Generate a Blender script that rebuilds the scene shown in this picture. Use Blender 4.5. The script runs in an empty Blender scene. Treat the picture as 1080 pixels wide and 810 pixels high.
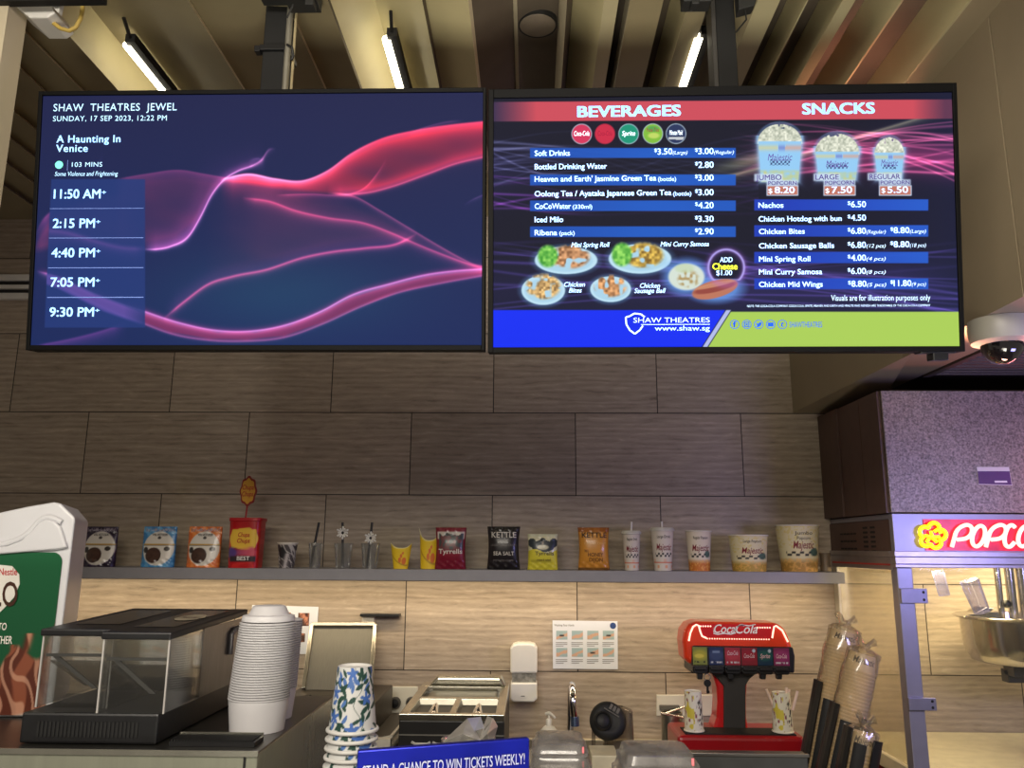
import bpy, math, random
import numpy as np
from mathutils import Vector, Matrix
random.seed(7); np.random.seed(7)
PI = math.pi
SC = bpy.context.scene
COL = SC.collection

# ------------------------------------------------------------------ camera
F, PIT, YAW, ROL, EYE = 850.0, .201084, .0236, .00628, 1.58
def _R():
    cy, sy, cp, sp = math.cos(YAW), math.sin(YAW), math.cos(PIT), math.sin(PIT)
    fw = np.array([-sy*cp, cy*cp, sp]); rt = np.array([cy, sy, 0.]); up = np.cross(rt, fw)
    cr, sr = math.cos(ROL), math.sin(ROL)
    return np.array([cr*rt+sr*up, -sr*rt+cr*up, -fw])
RM = _R()
CAMP = np.array([0, 0, EYE])
cam = bpy.data.cameras.new('camera'); camo = bpy.data.objects.new('camera', cam); COL.objects.link(camo)
cam.sensor_width = 36; cam.sensor_fit = 'HORIZONTAL'; cam.lens = 36*F/1080; cam.clip_start = .05
camo.matrix_world = Matrix.Translation(Vector(CAMP)) @ Matrix(RM.T.tolist()).to_4x4()
SC.camera = camo

def ray(px, py): return np.array([(px-540)/F, (405-py)/F, -1.]) @ RM
def at(px, py, Y): d = ray(px, py); return CAMP + d*(Y/d[1])            # measured point on the plane y = Y
def atz(px, py, z): d = ray(px, py); return CAMP + d*((z-EYE)/d[2])     # measured point at height z
def X(px, Y, py=600): return float(at(px, py, Y)[0])
def Z(py, Y, px=540): return float(at(px, py, Y)[2])
def mpp(px, py, Y): return abs(float((at(px+.5, py, Y)-at(px-.5, py, Y))[0]))
def proj(P):
    c = (np.asarray(P)-CAMP) @ RM.T
    return 540+F*c[..., 0]/-c[..., 2], 405-F*c[..., 1]/-c[..., 2]

# ------------------------------------------------------------------ colour + materials
def lin(c):
    c = np.asarray(c, float)/255.
    return np.where(c <= .04045, c/12.92, ((c+.055)/1.055)**2.4)
def l4(c): return tuple(lin(c))+(1.,)
MATS = {}
def pm(name, rgb, rough=.5, metal=0., var=.10, scale=18., bump=0., stretch=(1, 1, 1), emit=0., alpha=1., coat=0., spec=.5):
    """procedural principled material: base colour varied by a noise field"""
    if name in MATS: return MATS[name]
    m = bpy.data.materials.new(name); m.use_nodes = True; nt = m.node_tree; N = nt.nodes; L = nt.links
    b = N['Principled BSDF']
    tc = N.new('ShaderNodeTexCoord'); mp = N.new('ShaderNodeMapping'); mp.inputs['Scale'].default_value = stretch
    nz = N.new('ShaderNodeTexNoise'); nz.inputs['Scale'].default_value = scale; nz.inputs['Detail'].default_value = 4
    L.new(tc.outputs['Object'], mp.inputs['Vector']); L.new(mp.outputs['Vector'], nz.inputs['Vector'])
    rp = N.new('ShaderNodeValToRGB'); c = lin(rgb)
    rp.color_ramp.elements[0].position = .3; rp.color_ramp.elements[1].position = .7
    rp.color_ramp.elements[0].color = tuple(c*(1-var))+(1,); rp.color_ramp.elements[1].color = tuple(np.minimum(c*(1+var), 1))+(1,)
    L.new(nz.outputs['Fac'], rp.inputs['Fac']); L.new(rp.outputs['Color'], b.inputs['Base Color'])
    b.inputs['Roughness'].default_value = rough; b.inputs['Metallic'].default_value = metal
    b.inputs['Specular IOR Level'].default_value = spec
    b.inputs['Coat Weight'].default_value = coat; b.inputs['Alpha'].default_value = alpha
    if emit:
        L.new(rp.outputs['Color'], b.inputs['Emission Color']); b.inputs['Emission Strength'].default_value = emit
    if bump:
        bp = N.new('ShaderNodeBump'); bp.inputs['Strength'].default_value = bump; bp.inputs['Distance'].default_value = .004
        L.new(nz.outputs['Fac'], bp.inputs['Height']); L.new(bp.outputs['Normal'], b.inputs['Normal'])
    MATS[name] = m; return m

def glassy(name, tint=(235, 240, 238), fac=.08, rough=.05, body=(200, 200, 200), haze=0.):
    """clear sheet or thin plastic: transparent with a gloss and, for haze, a little diffuse body"""
    if name in MATS: return MATS[name]
    m = bpy.data.materials.new(name); m.use_nodes = True; nt = m.node_tree; N = nt.nodes; L = nt.links
    N.remove(N['Principled BSDF']); out = N['Material Output']
    tr = N.new('ShaderNodeBsdfTransparent'); tr.inputs[0].default_value = l4(tint)
    gl = N.new('ShaderNodeBsdfGlossy'); gl.inputs['Roughness'].default_value = rough; gl.inputs[0].default_value = (1, 1, 1, 1)
    lw = N.new('ShaderNodeLayerWeight'); lw.inputs['Blend'].default_value = .25
    mt = N.new('ShaderNodeMath'); mt.operation = 'MULTIPLY_ADD'; mt.inputs[1].default_value = .6; mt.inputs[2].default_value = fac
    L.new(lw.outputs['Fresnel'], mt.inputs[0])
    mx = N.new('ShaderNodeMixShader'); L.new(mt.outputs[0], mx.inputs[0]); L.new(tr.outputs[0], mx.inputs[1]); L.new(gl.outputs[0], mx.inputs[2])
    last = mx
    if haze:
        df = N.new('ShaderNodeBsdfDiffuse'); df.inputs[0].default_value = l4(body)
        nz = N.new('ShaderNodeTexNoise'); nz.inputs['Scale'].default_value = 25
        tc = N.new('ShaderNodeTexCoord'); L.new(tc.outputs['Object'], nz.inputs['Vector'])
        m2 = N.new('ShaderNodeMath'); m2.operation = 'MULTIPLY'; m2.inputs[1].default_value = haze*2
        L.new(nz.outputs['Fac'], m2.inputs[0])
        mz = N.new('ShaderNodeMixShader'); L.new(m2.outputs[0], mz.inputs[0]); L.new(mx.outputs[0], mz.inputs[1]); L.new(df.outputs[0], mz.inputs[2]); last = mz
    L.new(last.outputs[0], out.inputs[0]); MATS[name] = m; return m

def paintmat(name, rough=.5, emit=0., metal=0., coat=0., spec=.5):
    """printed surface: colour from the mesh's printed colour attribute"""
    if name in MATS: return MATS[name]
    m = bpy.data.materials.new(name); m.use_nodes = True; nt = m.node_tree; N = nt.nodes; L = nt.links
    b = N['Principled BSDF']; a = N.new('ShaderNodeAttribute'); a.attribute_name = 'print'
    if emit:
        b.inputs['Base Color'].default_value = (.01, .01, .012, 1); L.new(a.outputs['Color'], b.inputs['Emission Color']); b.inputs['Emission Strength'].default_value = emit
    else: L.new(a.outputs['Color'], b.inputs['Base Color'])
    b.inputs['Roughness'].default_value = rough; b.inputs['Metallic'].default_value = metal; b.inputs['Coat Weight'].default_value = coat
    b.inputs['Specular IOR Level'].default_value = spec
    MATS[name] = m; return m

def tile_material():
    m = bpy.data.materials.new('travertine_tile'); m.use_nodes = True; nt = m.node_tree; N = nt.nodes; L = nt.links
    b = N['Principled BSDF']
    def nd(t, **k):
        n = N.new(t)
        for a, v in k.items(): setattr(n, a, v)
        return n
    tc = nd('ShaderNodeTexCoord'); sx = nd('ShaderNodeSeparateXYZ'); L.new(tc.outputs['Object'], sx.inputs[0])
    cb = nd('ShaderNodeCombineXYZ'); L.new(sx.outputs['X'], cb.inputs['X']); L.new(sx.outputs['Z'], cb.inputs['Y'])
    br = nd('ShaderNodeTexBrick'); br.offset = .5; br.squash = 1
    mp = nd('ShaderNodeMapping'); mp.inputs['Location'].default_value = TILE_OFF
    L.new(cb.outputs[0], mp.inputs['Vector']); L.new(mp.outputs[0], br.inputs['Vector'])
    br.inputs['Scale'].default_value = 1; br.inputs['Brick Width'].default_value = .75; br.inputs['Row Height'].default_value = .375
    br.inputs['Mortar Size'].default_value = .0022; br.inputs['Mortar Smooth'].default_value = 0; br.inputs['Bias'].default_value = 0
    br.inputs['Color1'].default_value = (0, 0, 0, 1); br.inputs['Color2'].default_value = (1, 1, 1, 1); br.inputs['Mortar'].default_value = (.5, .5, .5, 1)
    # every tile is cut from another place of the stone
    off = nd('ShaderNodeVectorMath', operation='SCALE'); off.inputs['Scale'].default_value = 37.
    L.new(br.outputs['Color'], off.inputs[0])
    ad = nd('ShaderNodeVectorMath', operation='ADD'); L.new(cb.outputs[0], ad.inputs[0]); L.new(off.outputs[0], ad.inputs[1])
    m1 = nd('ShaderNodeMapping'); m1.inputs['Scale'].default_value = (2.2, 12, 1); L.new(ad.outputs[0], m1.inputs['Vector'])
    n1 = nd('ShaderNodeTexNoise'); n1.inputs['Scale'].default_value = 3.4; n1.inputs['Detail'].default_value = 8; n1.inputs['Roughness'].default_value = .74; n1.inputs['Distortion'].default_value = .7
    L.new(m1.outputs[0], n1.inputs['Vector'])
    m2 = nd('ShaderNodeMapping'); m2.inputs['Scale'].default_value = (.55, 5, 1); L.new(ad.outputs[0], m2.inputs['Vector'])
    wv = nd('ShaderNodeTexWave'); wv.wave_type = 'BANDS'; wv.bands_direction = 'Y'; wv.inputs['Scale'].default_value = 2.4; wv.inputs['Distortion'].default_value = 9; wv.inputs['Detail'].default_value = 4; wv.inputs['Detail Scale'].default_value = 1.3; wv.inputs['Detail Roughness'].default_value = .6
    L.new(m2.outputs[0], wv.inputs['Vector'])
    mx = nd('ShaderNodeMix'); mx.data_type = 'FLOAT'; mx.inputs[0].default_value = .16; L.new(n1.outputs['Fac'], mx.inputs[2]); L.new(wv.outputs['Fac'], mx.inputs[3])
    rp = nd('ShaderNodeValToRGB'); cr = rp.color_ramp
    cr.elements[0].position = .22; cr.elements[0].color = l4((120, 108, 95)); cr.elements[1].position = .82; cr.elements[1].color = l4((208, 192, 172))
    e = cr.elements.new(.42); e.color = l4((160, 146, 129)); e = cr.elements.new(.6); e.color = l4((176, 161, 143))
    L.new(mx.outputs[0], rp.inputs['Fac'])
    # tile to tile tone
    hs = nd('ShaderNodeHueSaturation'); L.new(rp.outputs[0], hs.inputs['Color'])
    mr = nd('ShaderNodeMapRange'); mr.inputs['To Min'].default_value = .86; mr.inputs['To Max'].default_value = 1.1
    L.new(br.outputs['Color'], mr.inputs['Value']); L.new(mr.outputs[0], hs.inputs['Value'])
    fm = nd('ShaderNodeMix'); fm.data_type = 'RGBA'; L.new(br.outputs['Fac'], fm.inputs[0]); L.new(hs.outputs[0], fm.inputs[6]); fm.inputs[7].default_value = l4((50, 42, 36))
    L.new(fm.outputs[2], b.inputs['Base Color'])
    b.inputs['Roughness'].default_value = .42; b.inputs['Specular IOR Level'].default_value = .35
    bp = nd('ShaderNodeBump'); bp.inputs['Strength'].default_value = .25; bp.inputs['Distance'].default_value = .003
    L.new(mx.outputs[0], bp.inputs['Height']); L.new(bp.outputs[0], b.inputs['Normal'])
    return m

# ------------------------------------------------------------------ objects
def wloc(o):
    v = Vector((0, 0, 0))
    while o: v += o.location; o = o.parent
    return v
def thing(name, label, cat, loc=(0, 0, 0), group=None):
    o = bpy.data.objects.new(name, None); COL.objects.link(o); o.location = loc; o.empty_display_size = .05
    o['label'] = label; o['category'] = cat
    if group: o['group'] = group
    return o
def tag(o, label, cat, group=None):
    o['label'] = label; o['category'] = cat
    if group: o['group'] = group
    return o
def dup(root, loc, rotz=0., label=None, group=None):
    def cp(o, par):
        c = o.copy(); COL.objects.link(c); c.parent = par
        for ch in o.children: cp(ch, c)
        return c
    r = cp(root, None); r.location = loc; r.rotation_euler = (0, 0, rotz)
    if label: r['label'] = label
    if group: r['group'] = group
    return r

class MB:
    def __init__(s): s.v = []; s.f = []; s.m = []; s.T = None; s.mi = 0
    def add(s, vs, fs):
        n = len(s.v)
        for p in vs:
            p = Vector(p); s.v.append(tuple(s.T @ p) if s.T else tuple(p))
        for f in fs: s.f.append(tuple(i+n for i in f)); s.m.append(s.mi)
        return s
    def box(s, x0, x1, y0, y1, z0, z1):
        return s.add([(x, y, z) for x in (x0, x1) for y in (y0, y1) for z in (z0, z1)],
                     [(0, 1, 3, 2), (4, 6, 7, 5), (0, 4, 5, 1), (2, 3, 7, 6), (0, 2, 6, 4), (1, 5, 7, 3)])
    def prism(s, poly, y0, y1):                      # outline in (x, z) given thickness along y
        n = len(poly); vs = [(x, y0, z) for x, z in poly]+[(x, y1, z) for x, z in poly]
        a = sum(poly[i][0]*poly[(i+1) % n][1]-poly[(i+1) % n][0]*poly[i][1] for i in range(n))
        fs = [tuple(range(n)), tuple(range(2*n-1, n-1, -1))]+[(i, n+i, n+(i+1) % n, (i+1) % n) for i in range(n)]
        if a < 0: fs = [tuple(reversed(f)) for f in fs]
        return s.add(vs, fs)
    def hexa(s, c):                                  # eight corners: bottom ring then top ring
        return s.add(c, [(3, 2, 1, 0), (4, 5, 6, 7)]+[(i, (i+1) % 4, 4+(i+1) % 4, 4+i) for i in range(4)])
    def lathe(s, prof, n=32, c=(0, 0, 0), caps=True):
        vs = []; fs = []; k = len(prof)
        for i in range(n):
            a = 2*PI*i/n; ca, sa = math.cos(a), math.sin(a)
            for r, z in prof: vs.append((c[0]+r*ca, c[1]+r*sa, c[2]+z))
        for i in range(n):
            j = (i+1) % n
            for q in range(k-1): fs.append((i*k+q, j*k+q, j*k+q+1, i*k+q+1))
        if caps:
            if prof[0][0] > 1e-6: fs.append(tuple(i*k for i in reversed(range(n))))
            if prof[-1][0] > 1e-6: fs.append(tuple(i*k+k-1 for i in range(n)))
        return s.add(vs, fs)
    def tube(s, path, r, n=10, closed=False, ry=None):
        P = [Vector(p) for p in path]; m = len(P); vs = []; fs = []; up = Vector((0, 0, 1)); prev = None
        for i, p in enumerate(P):
            t = (P[(i+1) % m]-P[i-1]) if closed else (P[min(i+1, m-1)]-P[max(i-1, 0)])
            t.normalize()
            if prev is None:
                a = up if abs(t.z) < .9 else Vector((1, 0, 0)); u = (a-t*a.dot(t)).normalized()
            else: u = (prev-t*prev.dot(t)).normalized()
            prev = u; w = t.cross(u); rr = r[i] if isinstance(r, (list, tuple)) else r
            for k in range(n):
                a = 2*PI*k/n; vs.append(p+u*math.cos(a)*rr+w*math.sin(a)*(ry or rr))
        for i in range(m if closed else m-1):
            j = (i+1) % m
            for k in range(n): fs.append((i*n+k, i*n+(k+1) % n, j*n+(k+1) % n, j*n+k))
        if not closed: fs += [tuple(reversed(range(n))), tuple(range((m-1)*n, m*n))]
        return s.add(vs, fs)
    def ball(s, c, rx, ry, rz, n=16, m=10):
        vs = [(c[0], c[1], c[2]-rz)]; fs = []
        for j in range(1, m):
            b = -PI/2+PI*j/m
            for i in range(n):
                a = 2*PI*i/n; vs.append((c[0]+rx*math.cos(b)*math.cos(a), c[1]+ry*math.cos(b)*math.sin(a), c[2]+rz*math.sin(b)))
        vs.append((c[0], c[1], c[2]+rz)); t = len(vs)-1
        for i in range(n):
            k = (i+1) % n; fs.append((0, 1+k, 1+i)); fs.append((t, 1+(m-2)*n+i, 1+(m-2)*n+k))
            for j in range(m-2): fs.append((1+j*n+i, 1+j*n+k, 1+(j+1)*n+k, 1+(j+1)*n+i))
        return s.add(vs, fs)
    def build(s, name, mat, parent=None, smooth=False, bevel=0., seg=2, kind=None):
        me = bpy.data.meshes.new(name); off = wloc(parent) if parent else Vector((0, 0, 0))
        me.from_pydata([tuple(Vector(v)-off) for v in s.v], [], s.f); me.update()
        for m in (mat if isinstance(mat, (list, tuple)) else [mat]): me.materials.append(m)
        me.polygons.foreach_set('material_index', s.m)
        if smooth:
            me.polygons.foreach_set('use_smooth', [True]*len(me.polygons))
            try: me.set_sharp_from_angle(angle=math.radians(50))
            except Exception: pass
        o = bpy.data.objects.new(name, me); COL.objects.link(o)
        if parent: o.parent = parent
        if bevel:
            bm = o.modifiers.new('bevel', 'BEVEL'); bm.width = bevel; bm.segments = seg; bm.limit_method = 'ANGLE'; bm.angle_limit = math.radians(40)
        if kind: o['kind'] = kind
        return o

def printed(name, S, nu, nv, paint, mat, parent=None, smooth=True, wrap=False):
    """a surface S(u, v) printed with the picture paint(u, v) -> rgb (0..255), stored per vertex"""
    u = np.linspace(0, 1, nu); v = np.linspace(0, 1, nv); U, V = np.meshgrid(u, v)
    P = np.stack(S(U, V), -1).reshape(-1, 3)
    if parent: P = P-np.array(wloc(parent))
    idx = np.arange(nu*nv).reshape(nv, nu)
    a, b, c, d = idx[:-1, :-1].ravel(), idx[:-1, 1:].ravel(), idx[1:, 1:].ravel(), idx[1:, :-1].ravel()
    q = np.stack([a, b, c, d], 1)
    me = bpy.data.meshes.new(name); me.vertices.add(len(P)); me.vertices.foreach_set('co', P.ravel())
    me.loops.add(q.size); me.loops.foreach_set('vertex_index', q.ravel())
    me.polygons.add(len(q)); me.polygons.foreach_set('loop_start', np.arange(0, q.size, 4))
    me.update(calc_edges=True); me.validate()
    rgb = lin(np.clip(paint(U, V).reshape(-1, 3), 0, 255))
    at_ = me.color_attributes.new('print', 'FLOAT_COLOR', 'POINT')
    at_.data.foreach_set('color', np.concatenate([rgb, np.ones((len(rgb), 1))], 1).ravel())
    me.polygons.foreach_set('use_smooth', [smooth]*len(me.polygons)); me.materials.append(mat)
    o = bpy.data.objects.new(name, me); COL.objects.link(o)
    if parent: o.parent = parent
    return o

# ------------------------------------------------------------------ lettering
_TX = {}
def glyphs(s, bold=0., shear=0., spacing=1., res=3):
    k = (s, bold, shear, spacing)
    if k in _TX: return _TX[k]
    cu = bpy.data.curves.new('lettering_curve', 'FONT'); cu.body = s; cu.size = 1; cu.offset = min(bold, .012); cu.shear = shear; cu.space_character = spacing
    cu.resolution_u = res; cu.fill_mode = 'FRONT'
    ob = bpy.data.objects.new('lettering_curve', cu); COL.objects.link(ob)
    bpy.context.view_layer.update()
    me = bpy.data.meshes.new_from_object(ob.evaluated_get(bpy.context.evaluated_depsgraph_get()))
    v = np.array([p.co[:2] for p in me.vertices]); f = [tuple(p.vertices) for p in me.polygons]
    bpy.data.objects.remove(ob); bpy.data.curves.remove(cu); bpy.data.meshes.remove(me)
    _TX[k] = (v, f); return v, f
CAPH = {}
def letter(mb, s, x0, x1, zb, h, put, bold=0., shear=0., spacing=1., glow=False):
    """text s fitted from x0 to x1, baseline zb, capital height h; put(x, z) -> 3D point"""
    v, f = glyphs(s, 0. if glow else bold, shear, spacing)
    if len(v) == 0: return
    if 'H' not in CAPH: CAPH['H'] = glyphs('H')[0][:, 1].max()
    mn, mx = v[:, 0].min(), v[:, 0].max()
    sx = (x1-x0)/max(mx-mn, 1e-6); sy = h/CAPH['H']
    k = bold*.5                                      # heavy strokes of glowing screen text: the outline laid down again, a hair to each side
    for ox, oy in (((k, k*.6), (-k, k*.6), (k, -k*.6), (-k, -k*.6)) if glow and k > .008 else ((0, 0),)):
        mb.add([put(x0+(p[0]-mn+ox)*sx, zb+(p[1]+oy)*sy) for p in v], f)

def noise2(x, y, seed=0):
    """smooth value noise for printed pictures"""
    rs = np.random.RandomState(seed); T = rs.rand(64, 64)
    xi = np.floor(x).astype(int); yi = np.floor(y).astype(int); fx = x-xi; fy = y-yi
    fx = fx*fx*(3-2*fx); fy = fy*fy*(3-2*fy)
    g = lambda a, b: T[a % 64, b % 64]
    return (g(xi, yi)*(1-fx)+g(xi+1, yi)*fx)*(1-fy)+(g(xi, yi+1)*(1-fx)+g(xi+1, yi+1)*fx)*fy
def blend(img, mask, col):
    m = np.clip(mask, 0, 1)[..., None]; return img*(1-m)+np.asarray(col, float)*m
def ell(U, V, cx, cy, rx, ry, soft=.12):
    d = np.sqrt(((U-cx)/rx)**2+((V-cy)/ry)**2); return np.clip((1-d)/soft+.5, 0, 1)
def rct(U, V, x0, x1, y0, y1, s=.004):
    return np.clip((U-x0)/s+.5, 0, 1)*np.clip((x1-U)/s+.5, 0, 1)*np.clip((V-y0)/s+.5, 0, 1)*np.clip((y1-V)/s+.5, 0, 1)
def base(U, c): return np.zeros(U.shape+(3,))+np.asarray(c, float)
# ================================================================== SETTING
WY = 3.642                                            # tiled wall
TILE_OFF = (.1708+7.5, -1.8125+2.25, 0)
def struct(o): o['kind'] = 'structure'; return o
beige = pm('beige_laminate', (190, 178, 136), .55, var=.06, scale=6)
beige_dk = pm('bulkhead_paint', (142, 128, 104), .6, var=.05, scale=5)
beige_shade = pm('beige_laminate_shaded', (176, 166, 132), .55, var=.06, scale=6)  # the beige laminate again, its greyer shaded facets put into the colour
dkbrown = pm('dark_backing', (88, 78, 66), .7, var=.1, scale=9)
brown_shade = pm('laminate_in_shade', (140, 128, 98), .6, var=.07, scale=7)  # the laminate again, darkened: shade on the ceiling panels put into the colour
pale = pm('lit_edge', (215, 203, 172), .5, var=.04)  # light caught by the thin panel edges, painted as a paler laminate
steel = pm('brushed_steel', (176, 174, 168), .32, 1., var=.08, scale=30, stretch=(1, 1, 30))
steel_h = pm('brushed_steel_sheet', (112, 110, 102), .62, .5, var=.10, scale=20, stretch=(30, 1, 1))
chrome = pm('chrome', (225, 225, 228), .08, 1., var=.02)
black = pm('black_plastic', (22, 22, 24), .38, var=.2, scale=40)
blackm = pm('black_matt', (18, 18, 18), .65, var=.2, scale=40)
white = pm('white_plastic', (232, 230, 224), .35, var=.03)
grey = pm('grey_plastic', (120, 120, 122), .45, var=.05)
glass = glassy('clear_glass', tint=(248, 249, 248), fac=.03)
acryl = glassy('clear_acrylic', tint=(249, 250, 249), fac=.05)

w = MB().box(-3.2, 3.2, WY, WY+.12, 0, 3.4).build('wall_back', tile_material()); struct(w)
fl = MB().box(-3.2, 3.2, -.3, WY, -.05, 0).build('floor', pm('dark_floor_tile', (90, 84, 78), .35, scale=4)); struct(fl)

# folded, slatted ceiling: profile measured just above the screens (y = 90), run back to the wall
LO, HI = 3.14, 3.26
prof = []                                             # (px, z, material of the facet that follows)
mats = [brown_shade, pale, beige, beige_shade, dkbrown, beige_dk]
for px in (-150, -105, -60, -18, 40, 81): prof += [(px, LO, 1), (px+2.2, LO+.025, 0)]
prof += [(120, LO, 2), (163, HI+.02, 0), (215, LO+.06, 0), (254, LO, 1), (256, LO+.02, 0), (341, LO, 1), (343, LO+.03, 0), (379, LO, 4), (381, LO+.02, 2), (421, HI, 2),
         (463, LO, 4), (466, LO+.05, 2), (504, LO, 1), (507, LO+.02, 4), (544, HI, 1), (547.5, HI-.02, 4), (585, HI, 1), (592, LO, 3)]
prof2 = [(597, HI, 625, 638, 2, 3), (644, LO+.06, 648, 678, 1, 0), (684, HI, 701, 719, 2, 0), (723, LO+.08, 762, 782, 0, 3), (788, LO+.1, 806, 807, 2, 3), (817, HI, 830, 849, 2, 3),
         (857, HI, 890, 892, 2, 3), (913, HI, 951, 953, 2, 3)]
PV = []; PM = []
def cx(px, z): p = atz(px, 90, z); return float(p[0])
for px, z, m in prof: PV.append((cx(px, z), z)); PM.append(m)
for s0, zg, fe, be, fm, bm_ in prof2:
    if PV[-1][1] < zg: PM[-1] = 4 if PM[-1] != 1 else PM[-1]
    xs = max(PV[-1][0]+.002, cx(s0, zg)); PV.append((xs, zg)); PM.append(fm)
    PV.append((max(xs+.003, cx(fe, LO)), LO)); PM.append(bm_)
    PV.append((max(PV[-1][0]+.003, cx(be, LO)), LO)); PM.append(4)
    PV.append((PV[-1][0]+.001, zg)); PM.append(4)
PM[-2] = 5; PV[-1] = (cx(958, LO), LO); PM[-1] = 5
PV.append((1.40, LO))
m = MB()
PV.insert(0, (-3.2, LO)); PM.insert(0, 0)
for (a, za), (b, zb), mi in zip(PV, PV[1:], PM):
    m.mi = mi; m.add([(a, .6, za), (b, .6, zb), (b, WY, zb), (a, WY, za)], [(0, 1, 2, 3)])
m.mi = 4; m.box(-3.2, 3.2, -.3, WY, 3.34, 3.4)
ce = m.build('ceiling', mats); struct(ce)
# bulkhead on the right: two panels with a shadow gap, low soffit with a slotted air grille
XB = 1.36
m = MB(); yj = float(at(1048, 60, 1)[1]*XB/at(1048, 60, 1)[0])
m.box(XB, 1.57, yj+.004, WY, 2.27, 3.34); m.box(XB, 1.57, .5, yj-.004, 2.27, 3.34); m.box(XB+.006, 1.57, yj-.004, yj+.004, 2.28, 3.3)
xw, zw = X(834, WY, 400), Z(435.5, WY, 850)
m.hexa([(xw, WY-.001, zw), (XB-.0005, 2.9, 2.2701), (XB+.02, 2.9, 2.2701), (XB+.2, WY-.001, zw), (xw, WY-.001, 3.34), (XB-.0005, 2.9, 3.34), (XB+.02, 2.9, 3.34), (XB+.2, WY-.001, 3.34)])
wr = m.build('wall_right', beige_dk); struct(wr)
m = MB(); m.box(1.57, 3.2, .5, WY, 2.30, 3.3)
cr_ = m.build('trim_1', pm('dark_soffit', (70, 58, 54), .7)); struct(cr_)
vent = thing('air_vent', 'dark slotted air grille in the soffit above the popcorn hood', 'vent', (1.6, 2.0, 2.28))
m = MB(); m.box(1.575, 2.5, 1.6, 3.2, 2.292, 2.30); m.build('backing', blackm, vent)
m = MB()
for i in range(34): m.box(1.60, 2.45, 1.63+i*.046, 1.645+i*.046, 2.262, 2.292)
m.build('slats', pm('grille_metal', (96, 84, 80), .5), vent)
m = MB(); m.box(1.575, 1.60, 1.6, 3.2, 2.262, 2.292); m.build('frame', pm('grille_frame', (90, 76, 72), .5), vent); MB().box(2.45, 2.475, 1.6, 3.2, 2.262, 2.292).build('frame', MATS['grille_frame'], vent)
# pale pier at the far left
m = MB(); xl = float(at(17, 100, 2.05)[0]); m.box(-3.2, xl, 1.97, 2.05, 0, 3.3)
wl = m.build('wall_left', pm('pale_pier_paint', (205, 193, 166), .6, var=.03, scale=3)); struct(wl)

# linear air diffuser high on the left of the tiled wall
z0, z1 = Z(315.5, 3.62, 20), Z(289.5, 3.62, 20); x0, x1 = -2.75, -1.45
dif = thing('air_diffuser', 'white linear air diffuser with two black slots high on the tiled wall', 'vent', (-2.1, 3.62, z0))
hh = z1-z0; m = MB()
for a, b in ((0, .25), (.42, .58), (.75, 1)): m.box(x0, x1, 3.615, WY, z0+a*hh, z0+b*hh)
m.build('frame', white, dif, bevel=.002)
m = MB()
for a, b in ((.25, .42), (.58, .75)): m.box(x0, x1, 3.634, WY, z0+a*hh, z0+b*hh)
m.build('slot', blackm, dif)

# three tube lights tucked into the ceiling folds
def tube_light(px, py0, lab, z):
    xa = float(atz(px, 90, z)[0]); ya = float(atz(px, py0, z)[1])
    t = thing('tube_light', lab, 'ceiling light', (xa, 2.6, z), 'linear tube lights in the ceiling folds')
    MB().box(xa-.016+.02, xa+.016+.02, ya, 3.3, z, z+.03).build('housing', blackm, t)
    MB().tube([(xa, ya+.02, z+.004), (xa, 3.28, z+.004)], .014, 10).build('tube', pm('tube_glow', (255, 240, 214), .4, emit=9.), t, smooth=True)
    MB().tube([(xa+.02, ya, z+.015), (xa+.026, ya-.06, z+.045)], .006, 6).build('lead', blackm, t)
tube_light(167, 44, 'white tube light in the ceiling above the showtimes screen, left of the black pole', LO+.045)
tube_light(421, 38, 'white tube light in the ceiling above the right end of the showtimes screen', LO+.02)
tube_light(720.5, 36, 'white tube light in the ceiling beside the pole of the menu screen', LO)
p = atz(567, 27, HI-.02)
sp = thing('ceiling_speaker', 'round flush brown disc with a dark ring in the ceiling', 'ceiling speaker', (p[0], p[1], HI-.02))
MB().lathe([(.0, -.002), (.056, -.002), (.058, .0), (.058, .02)], 40, tuple(p)).build('cover', pm('speaker_cover', (118, 106, 92), .6), sp, smooth=True)
MB().lathe([(.058, .02), (.058, .0), (.063, -.001), (.064, .02)], 40, tuple(p), caps=False).build('ring', blackm, sp, smooth=True)

# white box with a yellow cable, top left
p = at(52, 12, 2.0)
bx = thing('ceiling_box', 'white equipment box hanging at the top left corner under the ceiling', 'equipment box', tuple(at(48, 19, 2.0)))
s = mpp(48, 15, 2.0)
m = MB(); q = [at(-20, -10, 1.9), at(22, -2, 1.9), at(31, 18, 1.9), at(-20, 4, 1.9)]
def quad_prism(px, Y, d):
    P = [at(x, y, Y) for x, y in px]; return [(float(p[0]), float(p[2])) for p in P]
m.prism(quad_prism([(12, 3), (52, 2), (58, 13), (50, 18.5), (31, 18.5)], 2.0, .1), 2.0, 2.1); m.build('body', white, bx, bevel=.004)
m = MB(); m.prism(quad_prism([(50, 2), (66, 2), (63, 15)], 1.99, .02), 1.985, 2.0); m.build('bracket', pm('bracket_white', (214, 212, 205), .4), bx)
m = MB(); m.prism(quad_prism([(-12, -4), (110, -6), (110, 2), (-12, 4)], 1.96, .05), 1.95, 1.975); m.build('rail', blackm, bx)
cab = [at(x, y, 2.03) for x, y in ((50, 18), (56, 24), (64, 30), (73, 32.5), (80, 29), (85, 20), (87, 10), (87, -4))]
tag(MB().tube(cab, .006, 8).build('yellow_cable', pm('yellow_cable', (196, 168, 84), .5), None, smooth=True), 'yellow cable looping down beside the white equipment box', 'cable')

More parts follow.
